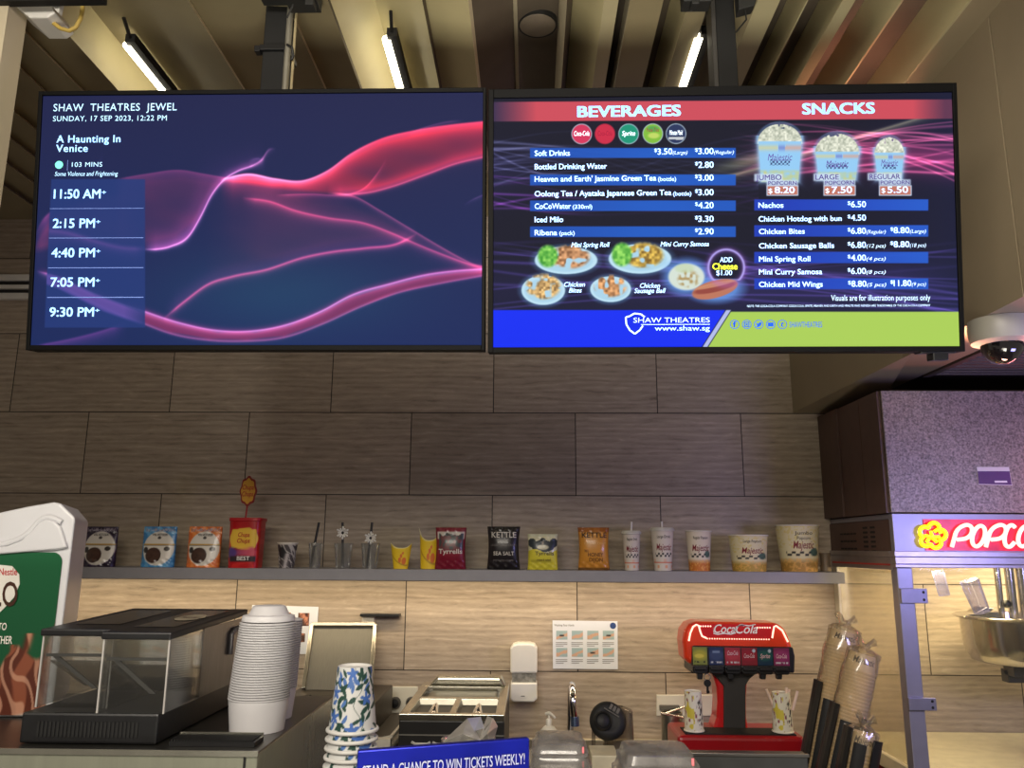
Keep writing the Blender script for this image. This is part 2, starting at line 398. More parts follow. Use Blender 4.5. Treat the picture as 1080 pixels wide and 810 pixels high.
# ------------------------------------------------------------------ screens
class Panel:
    def __init__(s, c, tilt, yaw, w, h):
        s.c = np.array(c); s.w, s.h = w, h
        s.r = np.array([math.cos(yaw), math.sin(yaw), 0]); n = np.array([math.sin(yaw), -math.cos(yaw), 0])
        s.u = np.array([0, 0, math.cos(tilt)])+n*math.sin(tilt); s.n = np.cross(s.r, s.u); s.n = s.n if s.n[1] < 0 else -s.n
    def P(s, a, b, d=0): return s.c+s.r*a+s.u*b+s.n*d
    def loc(s, px, py):
        d = ray(px, py); t = np.dot(s.c-CAMP, s.n)/np.dot(d, s.n); q = CAMP+d*t-s.c
        return float(q @ s.r), float(q @ s.u)
    def bx(s, mb, a0, a1, b0, b1, d0, d1):
        c = [(a0, b0, d1), (a1, b0, d1), (a1, b0, d0), (a0, b0, d0), (a0, b1, d1), (a1, b1, d1), (a1, b1, d0), (a0, b1, d0)]
        mb.hexa([tuple(s.P(*k)) for k in c])
    def rect(s, mb, a0, a1, b0, b1, d): mb.add([tuple(s.P(*k)) for k in ((a0, b0, d), (a1, b0, d), (a1, b1, d), (a0, b1, d))], [(0, 1, 2, 3)])
    def prect(s, mb, x0, x1, y0, y1, d):
        a0, b0 = s.loc(x0, y1); a1, b1 = s.loc(x1, y0); s.rect(mb, a0, a1, b0, b1, d)
    def text(s, mb, t, x0, x1, yb, cap, d=.0012, **k):
        a0, b0 = s.loc(x0, yb); a1, b1 = s.loc(x1, yb); _, bt = s.loc(x0, yb-cap)
        sl = (b1-b0)/(a1-a0); bm_ = (b0+b1)/2
        letter(mb, t, a0, a1, bm_, bt-b0, lambda x, z: tuple(s.P(x, z, d)), glow=True, **k)
EM = lambda n, c, e=1.: pm(n, c, .5, var=.0, emit=e, spec=0.)
bezel = pm('screen_bezel', (7, 7, 8), .6, var=.1, spec=.15)
def screen(name, label, pn, b):
    t = thing(name, label, 'screen', tuple(pn.c)); W, H = pn.w/2, pn.h/2; m = MB()
    l, r_, tp, bt = b
    pn.bx(m, -W, -W+l, -H, H, -.05, .006); pn.bx(m, W-r_, W, -H, H, -.05, .006)
    pn.bx(m, -W+l, W-r_, H-tp, H, -.05, .006); pn.bx(m, -W+l, W-r_, -H, -H+bt, -.05, .006)
    pn.bx(m, -W+l, W-r_, -H+bt, H-tp, -.05, -.012)
    m.build('bezel', bezel, t, bevel=.0015)
    m = MB(); pn.bx(m, -.36, .36, -.22, .22, -.085, -.05); m.build('rear_cover', blackm, t, bevel=.006)
    return t, (-W+l, W-r_, -H+bt, H-tp)
def fall(PX, PY, pts, wu, wd, flo=0.):
    """brightness of a flowing ribbon edge: sharp on one side, feathered on the other"""
    pts = np.array(pts, float); x, y = pts[:, 0], pts[:, 1]
    # smooth interpolation through the measured points
    k = np.gradient(y, x); i = np.clip(np.searchsorted(x, PX)-1, 0, len(x)-2); h = x[i+1]-x[i]; t = np.clip((PX-x[i])/h, 0, 1)
    yy = (2*t**3-3*t**2+1)*y[i]+(t**3-2*t**2+t)*h*k[i]+(-2*t**3+3*t**2)*y[i+1]+(t**3-t**2)*h*k[i+1]
    sl = np.interp(PX, x, k); d = (PY-yy)/np.sqrt(1+sl*sl)
    g = np.where(d < 0, np.exp(-(d/wu)**2), np.exp(-np.abs(d)/wd))
    e = np.clip((PX-x[0])/14, 0, 1)*np.clip((x[-1]-PX)/14+(x[-1] > 505), 0, 1)
    return g*e
def between(PX, PY, up, dn, soft=4., lead=10.):
    u = np.array(up, float); d = np.array(dn, float)
    a = np.interp(PX, u[:, 0], u[:, 1]); b = np.interp(PX, d[:, 0], d[:, 1])
    return np.clip((PY-a)/soft, 0, 1)*np.clip((b-PY)/soft, 0, 1)*np.clip((PX-max(u[0, 0], d[0, 0]))/lead, 0, 1)*np.clip((min(u[-1, 0], d[-1, 0])-PX)/22+(min(u[-1, 0], d[-1, 0]) > 505), 0, 1)

PL = Panel((-.7366, 2.0248, 2.4472), .1234, -.0026, 1.23, .7154)
TL, EL = screen('showtimes_screen', 'large black framed screen with blue film showtimes and a red smoke swirl, left of two', PL, (.0105, .0085, .012, .0135))
C_ = [(232, 190), (262, 184), (290, 189), (320, 191), (345, 181), (370, 163), (400, 148), (440, 138), (480, 132), (509, 129)]
D_ = [(345, 204), (370, 205), (390, 203), (410, 198), (450, 184), (480, 173), (509, 166)]
B_ = [(150, 263), (165, 263), (180, 260), (200, 248), (212, 228), (222, 208), (235, 191), (250, 181), (268, 174), (279, 167)]
F_ = [(255, 209), (285, 213), (310, 222), (345, 230), (385, 236), (415, 247), (440, 258), (470, 270), (495, 279), (509, 283)]
G_ = [(350, 203), (375, 208), (400, 222), (430, 240), (460, 258), (485, 272), (500, 279), (509, 281)]
H_ = [(172, 337), (195, 318), (220, 300), (245, 292), (280, 285), (320, 272), (350, 266), (385, 262), (420, 257), (440, 247)]
I_ = [(38, 286), (60, 292), (100, 310), (150, 328), (190, 341), (230, 349), (270, 349), (305, 342), (340, 328), (370, 312), (410, 300), (450, 290), (480, 286), (509, 284)]
I2 = [(60, 300), (110, 325), (150, 341), (180, 352), (220, 359), (260, 360), (300, 356), (340, 342), (380, 324), (420, 309), (460, 300), (509, 291)]
A_ = [(120, 190), (155, 184), (190, 180), (215, 184), (240, 188), (270, 189), (300, 193)]
E_ = [(290, 206), (330, 205), (355, 206), (372, 204), (385, 198), (396, 186), (408, 168)]
def paint_left(U, V):
    a = EL[0]+(EL[1]-EL[0])*U; b = EL[2]+(EL[3]-EL[2])*V
    P = PL.c+a[..., None]*PL.r+b[..., None]*PL.u; PX, PY = proj(P)
    img = base(U, (26, 32, 74)); t = np.clip((PY-100)/260, 0, 1)[..., None]
    img = img*(1-t)+np.array((20, 38, 90.))*t
    teal = np.exp(-(((PX-300)/130)**2+((PY-310)/45)**2)); img += teal[..., None]*np.array((4, 22, 12.))
    n = .7+.6*noise2((PX+PY*.8)/60, (PY-PX*.25)/14, 3)
    # veils of smoke
    img = blend(img, .42*n*between(PX, PY, A_, [(120, 262), (160, 262), (185, 256), (205, 240), (222, 208), (240, 189), (300, 189)], 9), (118, 52, 98))
    img = blend(img, .33*n*between(PX, PY, [(215, 215), (235, 192), (270, 190), (330, 206), (360, 208), (400, 222), (460, 258)], [(215, 300), (245, 290), (300, 277), (350, 265), (420, 256), (460, 262)], 10, 60.), (110, 58, 96))
    img = blend(img, .55*n*between(PX, PY, C_, [(232, 192), (290, 200), (345, 206), (390, 203), (410, 198), (450, 184), (480, 173), (509, 166)], 5), (176, 40, 62))
    img = blend(img, .75*between(PX, PY, I_, I2, 3), (150, 46, 96))
    img = blend(img, .40*n*between(PX, PY, [(33, 262), (45, 240), (62, 219), (100, 205), (150, 200)], [(33, 270), (62, 262), (100, 258), (150, 262)], 8), (150, 60, 105))
    def add(pts, wu, wd, col, k=1.): nonlocal img; img = img+(k*fall(PX, PY, pts, wu, wd))[..., None]*np.array(col, float)
    liC = np.clip((400-PX)/120, 0, 1)
    add(C_, 1.3, 7, (180, 40, 44), 1.); img += (fall(PX, PY, C_, 1., 2.6)*liC)[..., None]*np.array((40, 110, 150.))
    add(C_, 1.3, 17, (110, 4, 4), .6)
    add(D_, 9, 1.6, (150, 26, 36), .75); add(D_, 1.2, 1.2, (70, 30, 30))
    add(B_, 16, 1.3, (110, 34, 66), .6*np.clip((232-PX)/40, .25, 1)); add(B_, 5, 1.3, (120, 44, 80), .6); add(B_, 1.1, 1.2, (120, 80, 100))
    add(A_, 1., 6, (120, 30, 50), .7); add(E_, .9, 2, (140, 40, 60), .6)
    add(F_, 1.3, 4, (150, 40, 56), .8); add(F_, 7, 1, (60, 14, 24), .6); add(G_, 1., 2, (150, 46, 60), .7)
    add(H_, 1.6, 2.4, (170, 46, 64), .85); add(H_, 10, 1.2, (60, 14, 30), .6)
    add(I_, 1.2, 2.6, (130, 80, 110)); add(I_, 4, 1.5, (120, 16, 40), .6); add(I2, 1.8, 1., (150, 50, 70), .8)
    wisp = [(262, 176), (270, 174), (276, 169), (283, 159), (291, 157)]; add(wisp, 1.4, 2, (150, 70, 100), .9)
    hook = [(262, 170), (268, 168), (274, 168), (279, 172), (280, 176)]; add(hook, 1.3, 2.5, (120, 70, 110), .7)
    add([(36, 252), (44, 235), (52, 226), (62, 219)], 1.5, 10, (140, 40, 70), .8)
    add([(34, 366), (80, 357), (110, 349), (135, 340)], 1.5, 6, (110, 30, 70), .6)
    add([(430, 141), (450, 134), (470, 129), (490, 127)], 1, 2, (110, 40, 60), .5); add([(488, 217), (498, 211), (509, 206)], .9, 1.4, (80, 40, 60), .6)
    add([(96, 178), (104, 172), (108, 165), (109, 158)], 1.2, 2.4, (70, 40, 80), .6)
    # listing column
    col = rct(PX, PY, 0, 153, 189, 345.5, 1.)*np.clip((PX-(54-(PY-190)*.045))/1.+.5, 0, 1)
    sh = between(PX, PY, [(33, 284), (60, 290), (100, 309), (153, 329)], [(33, 296), (60, 305), (110, 330), (153, 345)], 3)
    lst = base(U, (32, 56, 120)); lst = blend(lst, sh*.75, (104, 84, 176)); lst = blend(lst, .6*fall(PX, PY, [(40, 243), (70, 246), (100, 255), (130, 262), (156, 263)], 3, 4), (110, 80, 160))
    img = blend(img, col*.88, (0, 0, 0))+lst*(col*.88)[..., None]
    return img
printed('display', lambda U, V: [PL.c[i]+(EL[0]+(EL[1]-EL[0])*U)*PL.r[i]+(EL[2]+(EL[3]-EL[2])*V)*PL.u[i] for i in range(3)], 640, 372, paint_left, paintmat('screen_picture', .9, 1., spec=0.), TL, smooth=False)
m = MB()
for t_, a0, a1, yb, cap, bo in (('SHAW  THEATRES  JEWEL', 56.5, 186.5, 117, 7.6, .012), ('SUNDAY, 17 SEP 2023, 12:22 PM', 56, 176, 127.6, 5.4, .015),
        ('A Haunting In', 60, 127, 150.3, 7.4, .03), ('Venice', 59.5, 92.5, 160.2, 7.4, .03), ('103 MINS', 76, 108, 176, 4.8, .015)):
    PL.text(m, t_, a0, a1, yb, cap, bold=bo, spacing=1.08 if cap < 8 else 1.)
PL.text(m, 'Some Violence and Frightening', 58, 124.5, 185.6, 4.6, shear=.2, bold=.012)
for t_, a0, a1, yb in (('11:50 AM', 57, 106, 209.3), ('2:15 PM', 56, 100, 240.3), ('4:40 PM', 54.5, 100, 271.3), ('7:05 PM', 53.5, 99.5, 302.3), ('9:30 PM', 52.5, 99, 333.8)):
    PL.text(m, t_, a0, a1, yb, 9.4, bold=.035); PL.text(m, '+', a1+1.5, a1+6, yb-4.2, 4.2, bold=.03)
m.build('lettering', EM('screen_text_blue', (176, 220, 255)), TL)
m = MB()
for y, xa in ((220, 53), (251, 52), (282.5, 51), (313.7, 50)): PL.prect(m, xa, 151.5, y-.45, y+.45, .0012)
PL.prect(m, 71, 71.9, 169, 180, .0012); m.build('divider_lines', EM('screen_line', (110, 130, 190)), TL)
m = MB(); a, b = PL.loc(62.5, 174); R_ = .0110
m.add([tuple(PL.P(a+R_*math.cos(q), b+R_*math.sin(q), .0012)) for q in np.linspace(0, 2*PI, 24, endpoint=False)], [tuple(range(24))]); m.build('rating_dot', EM('screen_dot', (116, 226, 196)), TL)

PR = Panel((.5017, 2.0022, 2.4342), .1435, -.0132, 1.23, .7079)
TR, ER = screen('menu_screen', 'large black framed screen with the beverages and snacks price menu, right of two', PR, (.014, .0115, .024, .014))
a, b = PR.loc(992, 370)
m = MB(); PR.bx(m, a-.018, a+.022, -PR.h/2-.022, -PR.h/2, -.04, -.002); PR.bx(m, a-.05, a+.04, -PR.h/2-.004, -PR.h/2+.002, -.04, 0); m.build('sensor', black, TR, bevel=.003)
def streaks(PX, PY, seed, n, x0, x1, ya, yb, conv, amp):
    rs = np.random.RandomState(seed); out = np.zeros(PX.shape); t = np.clip((PX-x0)/(x1-x0), 0, 1)
    for i in range(n):
        s, e = ya+(yb-ya)*rs.rand(), ya+(yb-ya)*rs.rand(); c1, c2 = (rs.rand(2)-.5)*amp
        y = s*(1-t)**2+e*t*t+2*t*(1-t)*(conv+c1)+c2*np.sin(t*3.1*(1+rs.rand()))*.5
        out += np.exp(-((PY-y)/(.7+.9*rs.rand()))**2)*(.25+.75*rs.rand())
    return out*((PX >= x0) & (PX <= x1))
def tub(img, PX, PY, xc, y0, yr, yb, wt, wb, seed):
    """tub of popcorn: y0 top of the heap, yr the rim, yb the bottom"""
    t = np.clip((PY-yr)/(yb-yr), 0, 1); hw = wt+(wb-wt)*t; d = np.abs(PX-xc)
    glow = np.exp(-np.clip(np.maximum(d-hw-1, np.maximum(y0-PY, PY-yb)), 0, 99)/2.2)*(PY > y0-7)
    img = blend(img, glow*.65*(PY > yr-6), (170, 215, 255))
    heap = (PY < yr+3)*np.clip((wt*1.02*np.sqrt(np.clip(1-np.clip((yr+3-PY)/(yr+3-y0), 0, 9)**2.2, 0, 1))-d)/1.2+.5, 0, 1)*(PY > y0-1)
    gl = (PY < yr+3)*np.clip((wt*1.12*np.sqrt(np.clip(1-np.clip((yr+3-PY)/(yr+6-y0), 0, 9)**2.2, 0, 1))-d)/3+.5, 0, 1)*(PY > y0-4)
    img = blend(img, gl*.35, (150, 200, 245))
    nz = noise2(PX/1.6, PY/1.6, seed)*.6+noise2(PX/3., PY/3., seed+1)*.4
    pc = np.stack([150+120*nz, 158+112*nz, 140+110*nz], -1); heap = heap*np.clip((noise2(PX/2.6, PY/2.6, seed+9)*2.2+np.clip((yr-PY)/(yr-y0)*-2.2+2.2, 0, 9)-.75)*3, 0, 1); img = img*(1-heap[..., None])+pc*heap[..., None]
    body = np.clip((hw-d)/.9+.5, 0, 1)*np.clip((PY-yr)/.8+.5, 0, 1)*np.clip((yb-PY)/.8+.5, 0, 1)
    img = blend(img, body, (150, 205, 246))
    h = yb-yr
    band = body*np.exp(-((PY-yr-h*.16)/(h*.07))**2); img = blend(img, band*.55*((PX-xc)/wt < -.1), (236, 208, 120)); img = blend(img, band*.55*((PX-xc)/wt > .25), (240, 150, 110)); img = blend(img, band*.6*(np.abs((PX-xc)/wt-.08) < .15), (110, 110, 190))
    ck = body*(np.abs(PY-yr-h*.52) < h*.075)*(np.abs(PX-xc) < hw*.5)*(np.sin(PX*1.5)*np.sin(PY*1.5) > 0); img = blend(img, ck*.8, (40, 50, 100))
    low = body*np.clip((PY-yr-h*.68)/(h*.08), 0, 1)*noise2(PX/3, PY/3, seed+4); img = blend(img, low*.75, (220, 206, 90))
    return img
def plate(img, PX, PY, xc, yc, rx, ry, food, green=False, seed=1, k=2.8):
    img = blend(img, ell(PX, PY, xc, yc, rx+2, ry+2, .3)*.5, (120, 180, 220)); img = blend(img, ell(PX, PY, xc, yc, rx, ry, .06), (190, 226, 244))
    img = blend(img, ell(PX, PY, xc, yc+.5, rx*.86, ry*.8, .1)*.35, (140, 190, 220))
    n = noise2(PX/k, PY/k, seed); n2 = noise2(PX/(k*2), PY/(k*2), seed+1)
    f = ell(PX, PY, xc+(rx*.12 if green else 0), yc-ry*.25, rx*(.62 if green else .78), ry*.85, .25)*np.clip((n2-.22)*6, 0, 1)
    c = np.stack([food[0]*(.55+.6*n), food[1]*(.5+.65*n), food[2]*(.45+.7*n)], -1); img = img*(1-f[..., None])+np.clip(c, 0, 255)*f[..., None]
    if green:
        g = ell(PX, PY, xc-rx*.58, yc-ry*.3, rx*.32, ry*.8, .3); gc = np.stack([60+110*n, 150+90*n, 50+60*n], -1); img = img*(1-g[..., None])+gc*g[..., None]
    return img
def paint_right(U, V):
    a = ER[0]+(ER[1]-ER[0])*U; b = ER[2]+(ER[3]-ER[2])*V
    P = PR.c+a[..., None]*PR.r+b[..., None]*PR.u; PX, PY = proj(P)
    img = base(U, (11, 13, 34)); img = blend(img, np.clip((PX-900)/160, 0, 1)*.35+np.clip((PY-260)/100, 0, 1)*.25, (40, 50, 110))
    def add(k, c): nonlocal img; img = img+np.clip(k, 0, 1.6)[..., None]*np.array(c, float)
    fd = np.clip((640-PX)/90, 0, 1)
    add(streaks(PX, PY, 2, 16, 519, 800, 148, 200, 168, 60)*(.25+.6*fd)*.5, (120, 120, 150)); add(streaks(PX, PY, 9, 9, 519, 800, 185, 225, 215, 50)*.45*(.3+fd), (130, 60, 150))
    add(np.exp(-((PY-182)/26)**2)*np.clip((600-PX)/80, 0, 1)*.25, (60, 50, 110))
    wv = 152+.00045*(PX-905)**2
    pk = np.clip((PX-770)/110, 0, 1)
    add(np.exp(-((PY-wv-13)/18)**2)*pk*.55, (170, 44, 84)); add(streaks(PX, PY, 5, 24, 760, 1014, 128, 200, 150, 50)*pk*.5, (200, 84, 116))
    add(fall(PX, PY, [(740, 192), (800, 178), (850, 162), (900, 146), (960, 128), (1010, 112)], 2, 3)*.5, (190, 180, 120)); add(np.exp(-((PX-790)/40)**2-((PY-170-(790-PX)*.25)/7)**2)*.5, (150, 150, 90))
    add(streaks(PX, PY, 12, 18, 519, 1014, 255, 330, 285, 70)*.30*np.clip((PY-250)/20, 0, 1), (110, 80, 170)); add(np.exp(-((PY-300)/24)**2)*.30*np.clip((PX-540)/200, .35, 1)*np.clip((1010-PX)/60, 0, 1), (70, 50, 120))
    # header band
    xe = np.clip((PX-521)/45, 0, 1)*np.clip((1008-PX)/45, .25, 1)
    hd = rct(PX, PY, 0, 2000, 107.5-(PX-520)*.0055, 128.2-(PX-520)*.0062, .8); img = blend(img, hd, (0, 0, 0))
    hb = np.stack([60+146*xe, 44+32*xe, 76+14*xe], -1); img = img+hd[..., None]*hb
    # round drink badges
    for i, (xc, yc, c) in enumerate(((613.5, 141.3, (214, 52, 92)), (638, 141.2, (206, 40, 70)), (663, 141.2, (20, 150, 118)), (688.5, 141, (130, 190, 60)), (713, 141, (38, 52, 92)))):
        img = blend(img, ell(PX, PY, xc, yc, 10.8, 10.8, .08), (180, 200, 215) if i != 1 else (170, 30, 60)); img = blend(img, ell(PX, PY, xc, yc, 10, 10, .1), c)
        if i == 3: img = blend(img, ell(PX, PY, xc+1, yc+2, 6, 3, .5)*.8, (210, 225, 110)); img = blend(img, ell(PX, PY, xc, yc-5, 6, 3, .5)*.6, (60, 150, 90))
        if i == 4: img = blend(img, rct(PX, PY, xc-8, xc+8, yc+3.4, yc+6.2)*ell(PX, PY, xc, yc, 10, 10), (200, 205, 210))
    # rows
    for y0, y1 in ((156, 166.5), (184, 195.5), (211.5, 222.5), (238.8, 250)): 
        k = rct(PX, PY, 559, 776, y0, y1, .8); sh = np.clip((PX-650)/126, 0, 1)*.3+np.exp(-((PX-680)/60)**2)*.35
        img = blend(img, k*.93, (22, 84, 190)); img = blend(img, k*sh*.6, (34, 120, 236))
    for y0, y1 in ((210.3, 222), (237.5, 249.5), (265.7, 277.5), (293.6, 305)):
        k = rct(PX, PY, 795.5, 979, y0, y1, .8); sh = np.clip((PX-830)/140, 0, 1)
        img = blend(img, k*.95, (24, 62, 190)); img = blend(img, k*sh*.6, (40, 110, 214))
    # popcorn
    img = tub(img, PX, PY, 822.5, 131, 149, 192, 23, 19.5, 21); img = tub(img, PX, PY, 883, 141, 160, 190, 23, 19.5, 31); img = tub(img, PX, PY, 938, 145, 161, 190, 15.5, 12.5, 41)
    for x0, x1, y0, y1 in ((796.5, 824.5, 184, 190.6), (809.5, 840.5, 190.6, 195.6), (859, 885, 183.6, 190.2), (869.5, 901, 190.2, 195.4), (916, 950, 183, 189.6), (928, 959.5, 189.8, 195)): img = blend(img, rct(PX, PY, x0-1, x1+1, y0-.6, y1+.6, 2.)*.85, (206, 224, 248))
    for xa, xb in ((809.5, 841), (869.5, 901.5), (928, 960.5)):
        img = blend(img, rct(PX, PY, xa-1, xb+1, 195.4, 206.4, 1.), (200, 216, 240)); img = blend(img, rct(PX, PY, xa, xb, 196.4, 205.4, 1.), (196, 120, 100))
    # dishes
    img = plate(img, PX, PY, 597, 274.5, 33, 14.5, (226, 168, 120), True, 4); img = plate(img, PX, PY, 675, 273, 33, 15.5, (222, 186, 84), True, 6)
    img = plate(img, PX, PY, 573, 306, 23, 15.5, (236, 196, 130), False, 8, 2.2); img = plate(img, PX, PY, 644, 305, 21.5, 13.5, (238, 176, 120), False, 11, 2.6)
    gl = np.maximum(ell(PX, PY, 724, 292, 24, 19, .5), ell(PX, PY, 754, 304, 30, 15, .5)); img = blend(img, gl*.75, (110, 170, 250))
    img = blend(img, ell(PX, PY, 724, 292, 19, 14, .15), (214, 226, 214)); n = noise2(PX/3, PY/3, 17); img = blend(img, ell(PX, PY, 726, 294, 11, 9, .4)*np.clip(n*2-.6, 0, 1), (176, 148, 96)); img = blend(img, ell(PX, PY, 722, 283, 10, 5, .4)*.5, (190, 210, 160))
    ay = (PY-305)+(PX-754)*.22
    img = blend(img, ell(PX-754, ay, 0, 0, 24, 9.5, .1), (190, 118, 92)); img = blend(img, ell(PX-754, ay, 0, -1.5, 22, 4.6, .25), (150, 70, 60)); img = blend(img, ell(PX-754, ay, 0, -4.5, 22, 2.2, .5)*.7, (220, 160, 120))
    r_ = np.sqrt((PX-766)**2+(PY-282)**2); img = blend(img, (r_ < 18)*(PY < 294)*1., (14, 16, 40)); img = blend(img, np.exp(-((r_-18.8)/1.3)**2)*(PY < 296), (170, 190, 250)); img = blend(img, np.exp(-((r_-18.8)/4)**2)*.35, (190, 110, 220))
    # foot bands
    lim = 770.5-(PY-328.5)*.64
    ft = np.clip(PY-(326.5-(PX-520)*.0), 0, 1); img = blend(img, ft*(PX < 800)*np.clip(lim-6-PX, 0, 1), (6, 44, 244)); img = blend(img, np.clip(PY-328.3, 0, 1)*np.clip(PX-lim, 0, 1), (172, 208, 88)); img = blend(img, ft*np.clip(PX-lim+6, 0, 1)*np.clip(lim-PX, 0, 1), (180, 190, 235))
    return img
printed('display', lambda U, V: [PR.c[i]+(ER[0]+(ER[1]-ER[0])*U)*PR.r[i]+(ER[2]+(ER[3]-ER[2])*V)*PR.u[i] for i in range(3)], 780, 440, paint_right, MATS['screen_picture'], TR, smooth=False)
m = MB(); T = lambda *a, **k: PR.text(m, *a, **k)
T('BEVERAGES', 609.5, 717.5, 122.8, 11, bold=.07); T('SNACKS', 846.5, 922, 120, 11, bold=.07)
m.build('heading_lettering', EM('screen_heading_blue', (152, 204, 250)), TR); m = MB()
for t_, a0, a1, yb in (('Soft Drinks', 564, 601, 164.4), ('Bottled Drinking Water', 564, 640, 178.4), ("Heaven and Earth' Jasmine Green Tea", 564, 692, 191.2), ('Oolong Tea / Ayataka Japanese Green Tea', 564, 708, 206.6), ('CoCoWater', 564, 602, 220.3), ('Iced Milo', 564, 594, 234.4), ('Ribena', 564, 587.5, 248.2)):
    T(t_, a0, a1, yb, 5.6, bold=.035)
for t_, a0, a1, yb in (('(bottle)', 694, 713, 191), ('(bottle)', 710, 729, 206.4), ('(330ml)', 604, 624.5, 220.2), ('(pack)', 590, 606, 248)): T(t_, a0, a1, yb, 4.2, bold=.025)
for t_, yb in (('3.00', 162.6), ('2.80', 177), ('3.00', 190.6), ('3.00', 206), ('4.20', 219.6), ('3.30', 234), ('2.90', 247.2)):
    T(t_, 736.5, 752.5, yb, 6.2, bold=.03); T('$', 733, 736, yb-2.6, 3.6, bold=.02)
T('3.50', 693.5, 709, 163, 6.2, bold=.03); T('$', 690, 693, 160.4, 3.6, bold=.02); T('(Large)', 709.5, 725, 162.8, 3.6, shear=.25); T('(Regular)', 753, 774, 162.4, 3.6, shear=.25)
for t_, a0, a1, yb in (('Nachos', 800, 826, 219.2), ('Chicken Hotdog with bun', 800, 887.5, 233.4), ('Chicken Bites', 800.5, 848.5, 246.8), ('Chicken Sausage Balls', 800.5, 879.5, 261.8), ('Mini Spring Roll', 800.5, 854.5, 275.8), ('Mini Curry Samosa', 800.5, 867, 289.4), ('Chicken Mid Wings', 800.5, 867.5, 302.6)):
    T(t_, a0, a1, yb, 5.4, bold=.035)
for t_, a0, yb, su, b_, su2 in (('6.50', 897.5, 218.6, '', '', ''), ('4.50', 897.5, 232.8, '', '', ''), ('6.80', 897.5, 246.6, '(Regular)', '8.80', '(Large)'), ('6.80', 897.5, 261.4, '(12 pcs)', '8.80', '(18 pcs)'), ('4.00', 897.5, 275, '(4 pcs)', '', ''), ('6.00', 897.5, 289, '(8 pcs)', '', ''), ('8.80', 898, 302.4, '(5 pcs)', '11.80', '(9 pcs)')):
    T(t_, a0, a0+15.6, yb, 6.2, bold=.03); T('$', a0-3.6, a0-.6, yb-2.6, 3.6, bold=.02)
    if su: T(su, a0+16.2, a0+36.5, yb-.2, 3.8, shear=.25, bold=.01)
    if b_: T(b_, 942.5, 959 if b_[0] == '8' else 961, yb-.6, 6.2, bold=.03); T('$', 939, 942, yb-3.2, 3.6, bold=.02); T(su2, 959.5 if b_[0] == '8' else 961.5, 976.5, yb-.8, 3.8, shear=.25, bold=.01)
T('Mini Spring Roll', 602.5, 643, 260.6, 4.8, shear=.25, bold=.03); T('Mini Curry Samosa', 696.5, 747.5, 259.8, 4.8, shear=.25, bold=.03)
T('Chicken', 595, 617, 302.4, 4.8, shear=.25, bold=.03); T('Bites', 600, 613.5, 308.6, 4.8, shear=.25, bold=.03); T('Chicken', 675, 696, 303.6, 4.8, shear=.25, bold=.03); T('Sausage Ball', 669, 702, 309, 4.8, shear=.25, bold=.03)
T('ADD', 759, 772.5, 276.6, 5.2, bold=.03, shear=.1); T('$1.00', 755.5, 772, 290.2, 5, bold=.03)
T('Visuals are for illustration purposes only', 876.5, 981, 317, 6, bold=.012); T('NOTE: THE COCA-COLA COMPANY, COCA-COLA, SPRITE, HEAVEN AND EARTH AND MINUTE MAID REFRESH ARE TRADEMARKS OF THE COCA-COLA COMPANY', 788, 981, 323.6, 2.2)
T('SHAW THEATRES', 668, 748.5, 340.2, 5.2, bold=.012); T('www.shaw.sg', 690.5, 748.5, 348.6, 5, bold=.02)
for t_, a0, a1, yb in (('8.20', 817, 838, 203.8), ('7.50', 877, 898.5, 203.6), ('5.50', 936, 957.5, 203.4)): T(t_, a0, a1, yb, 6.6, bold=.02); T('$', a0-6.5, a0-2.5, yb, 4.8)

PR.prect(m, 676, 748.5, 341.8, 342.7, .0012)
sh = [(680, 334.5), (676, 331.5), (669, 330.6), (664, 333.6), (660, 334.6), (660.5, 342), (664, 348), (669.5, 352.2), (675, 348), (678, 343.5)]
pts = [PR.loc(x, y) for x, y in sh]
for (p0, p1), (q0, q1) in zip(pts, pts[1:]):
    dx, dy = q0-p0, q1-p1; L_ = math.hypot(dx, dy); nx, ny = -dy/L_*.0022, dx/L_*.0022
    m.add([tuple(PR.P(p0+nx, p1+ny, .0012)), tuple(PR.P(p0-nx, p1-ny, .0012)), tuple(PR.P(q0-nx, q1-ny, .0012)), tuple(PR.P(q0+nx, q1+ny, .0012))], [(0, 1, 2, 3)])
m.build('lettering', EM('screen_text_white', (190, 220, 255)), TR)
m = MB()
for t_, a0, a1, yb, c_ in (('JUMBO', 797.2, 824, 190, 5.4), ('POPCORN', 810.2, 840, 195.2, 4), ('LARGE', 859.8, 884.4, 189.6, 5.4), ('POPCORN', 870.2, 900.4, 194.9, 4), ('REGULAR', 917, 949, 189, 5.2), ('POPCORN', 928.6, 959, 194.6, 4)): T(t_, a0, a1, yb, c_, d=.0018, bold=.02)
for x_, y_, w_ in ((822.5, 168.5, 26), (883, 175.5, 24), (938, 174.5, 18)): T('Majestic', x_-w_/2, x_+w_/2, y_+1, 7, d=.0018, shear=.25, bold=.01)
m.build('caption_lettering', EM('screen_text_navy', (70, 56, 120)), TR)
m = MB(); T('Cheese', 751.5, 777.5, 284.2, 6.4, bold=.05); m.build('cheese_lettering', EM('screen_text_yellow', (224, 232, 70)), TR)
m = MB()
for x_ in (774.7, 787.5, 800, 812.7, 825):
    a, b = PR.loc(x_, 342.2); o_, i_ = .0122, .0105; n_ = 20
    v = [tuple(PR.P(a+r*math.cos(q), b+r*math.sin(q), .0012)) for r in (o_, i_) for q in np.linspace(0, 2*PI, n_, endpoint=False)]
    m.add(v, [(k, (k+1) % n_, n_+(k+1) % n_, n_+k) for k in range(n_)])
T('f', 773, 776.5, 345, 6, bold=.05); T('t', 823.4, 827, 344.6, 6, bold=.02, shear=.2); T('SHAWTHEATRES', 832.5, 867, 345.3, 5.8, bold=.015)
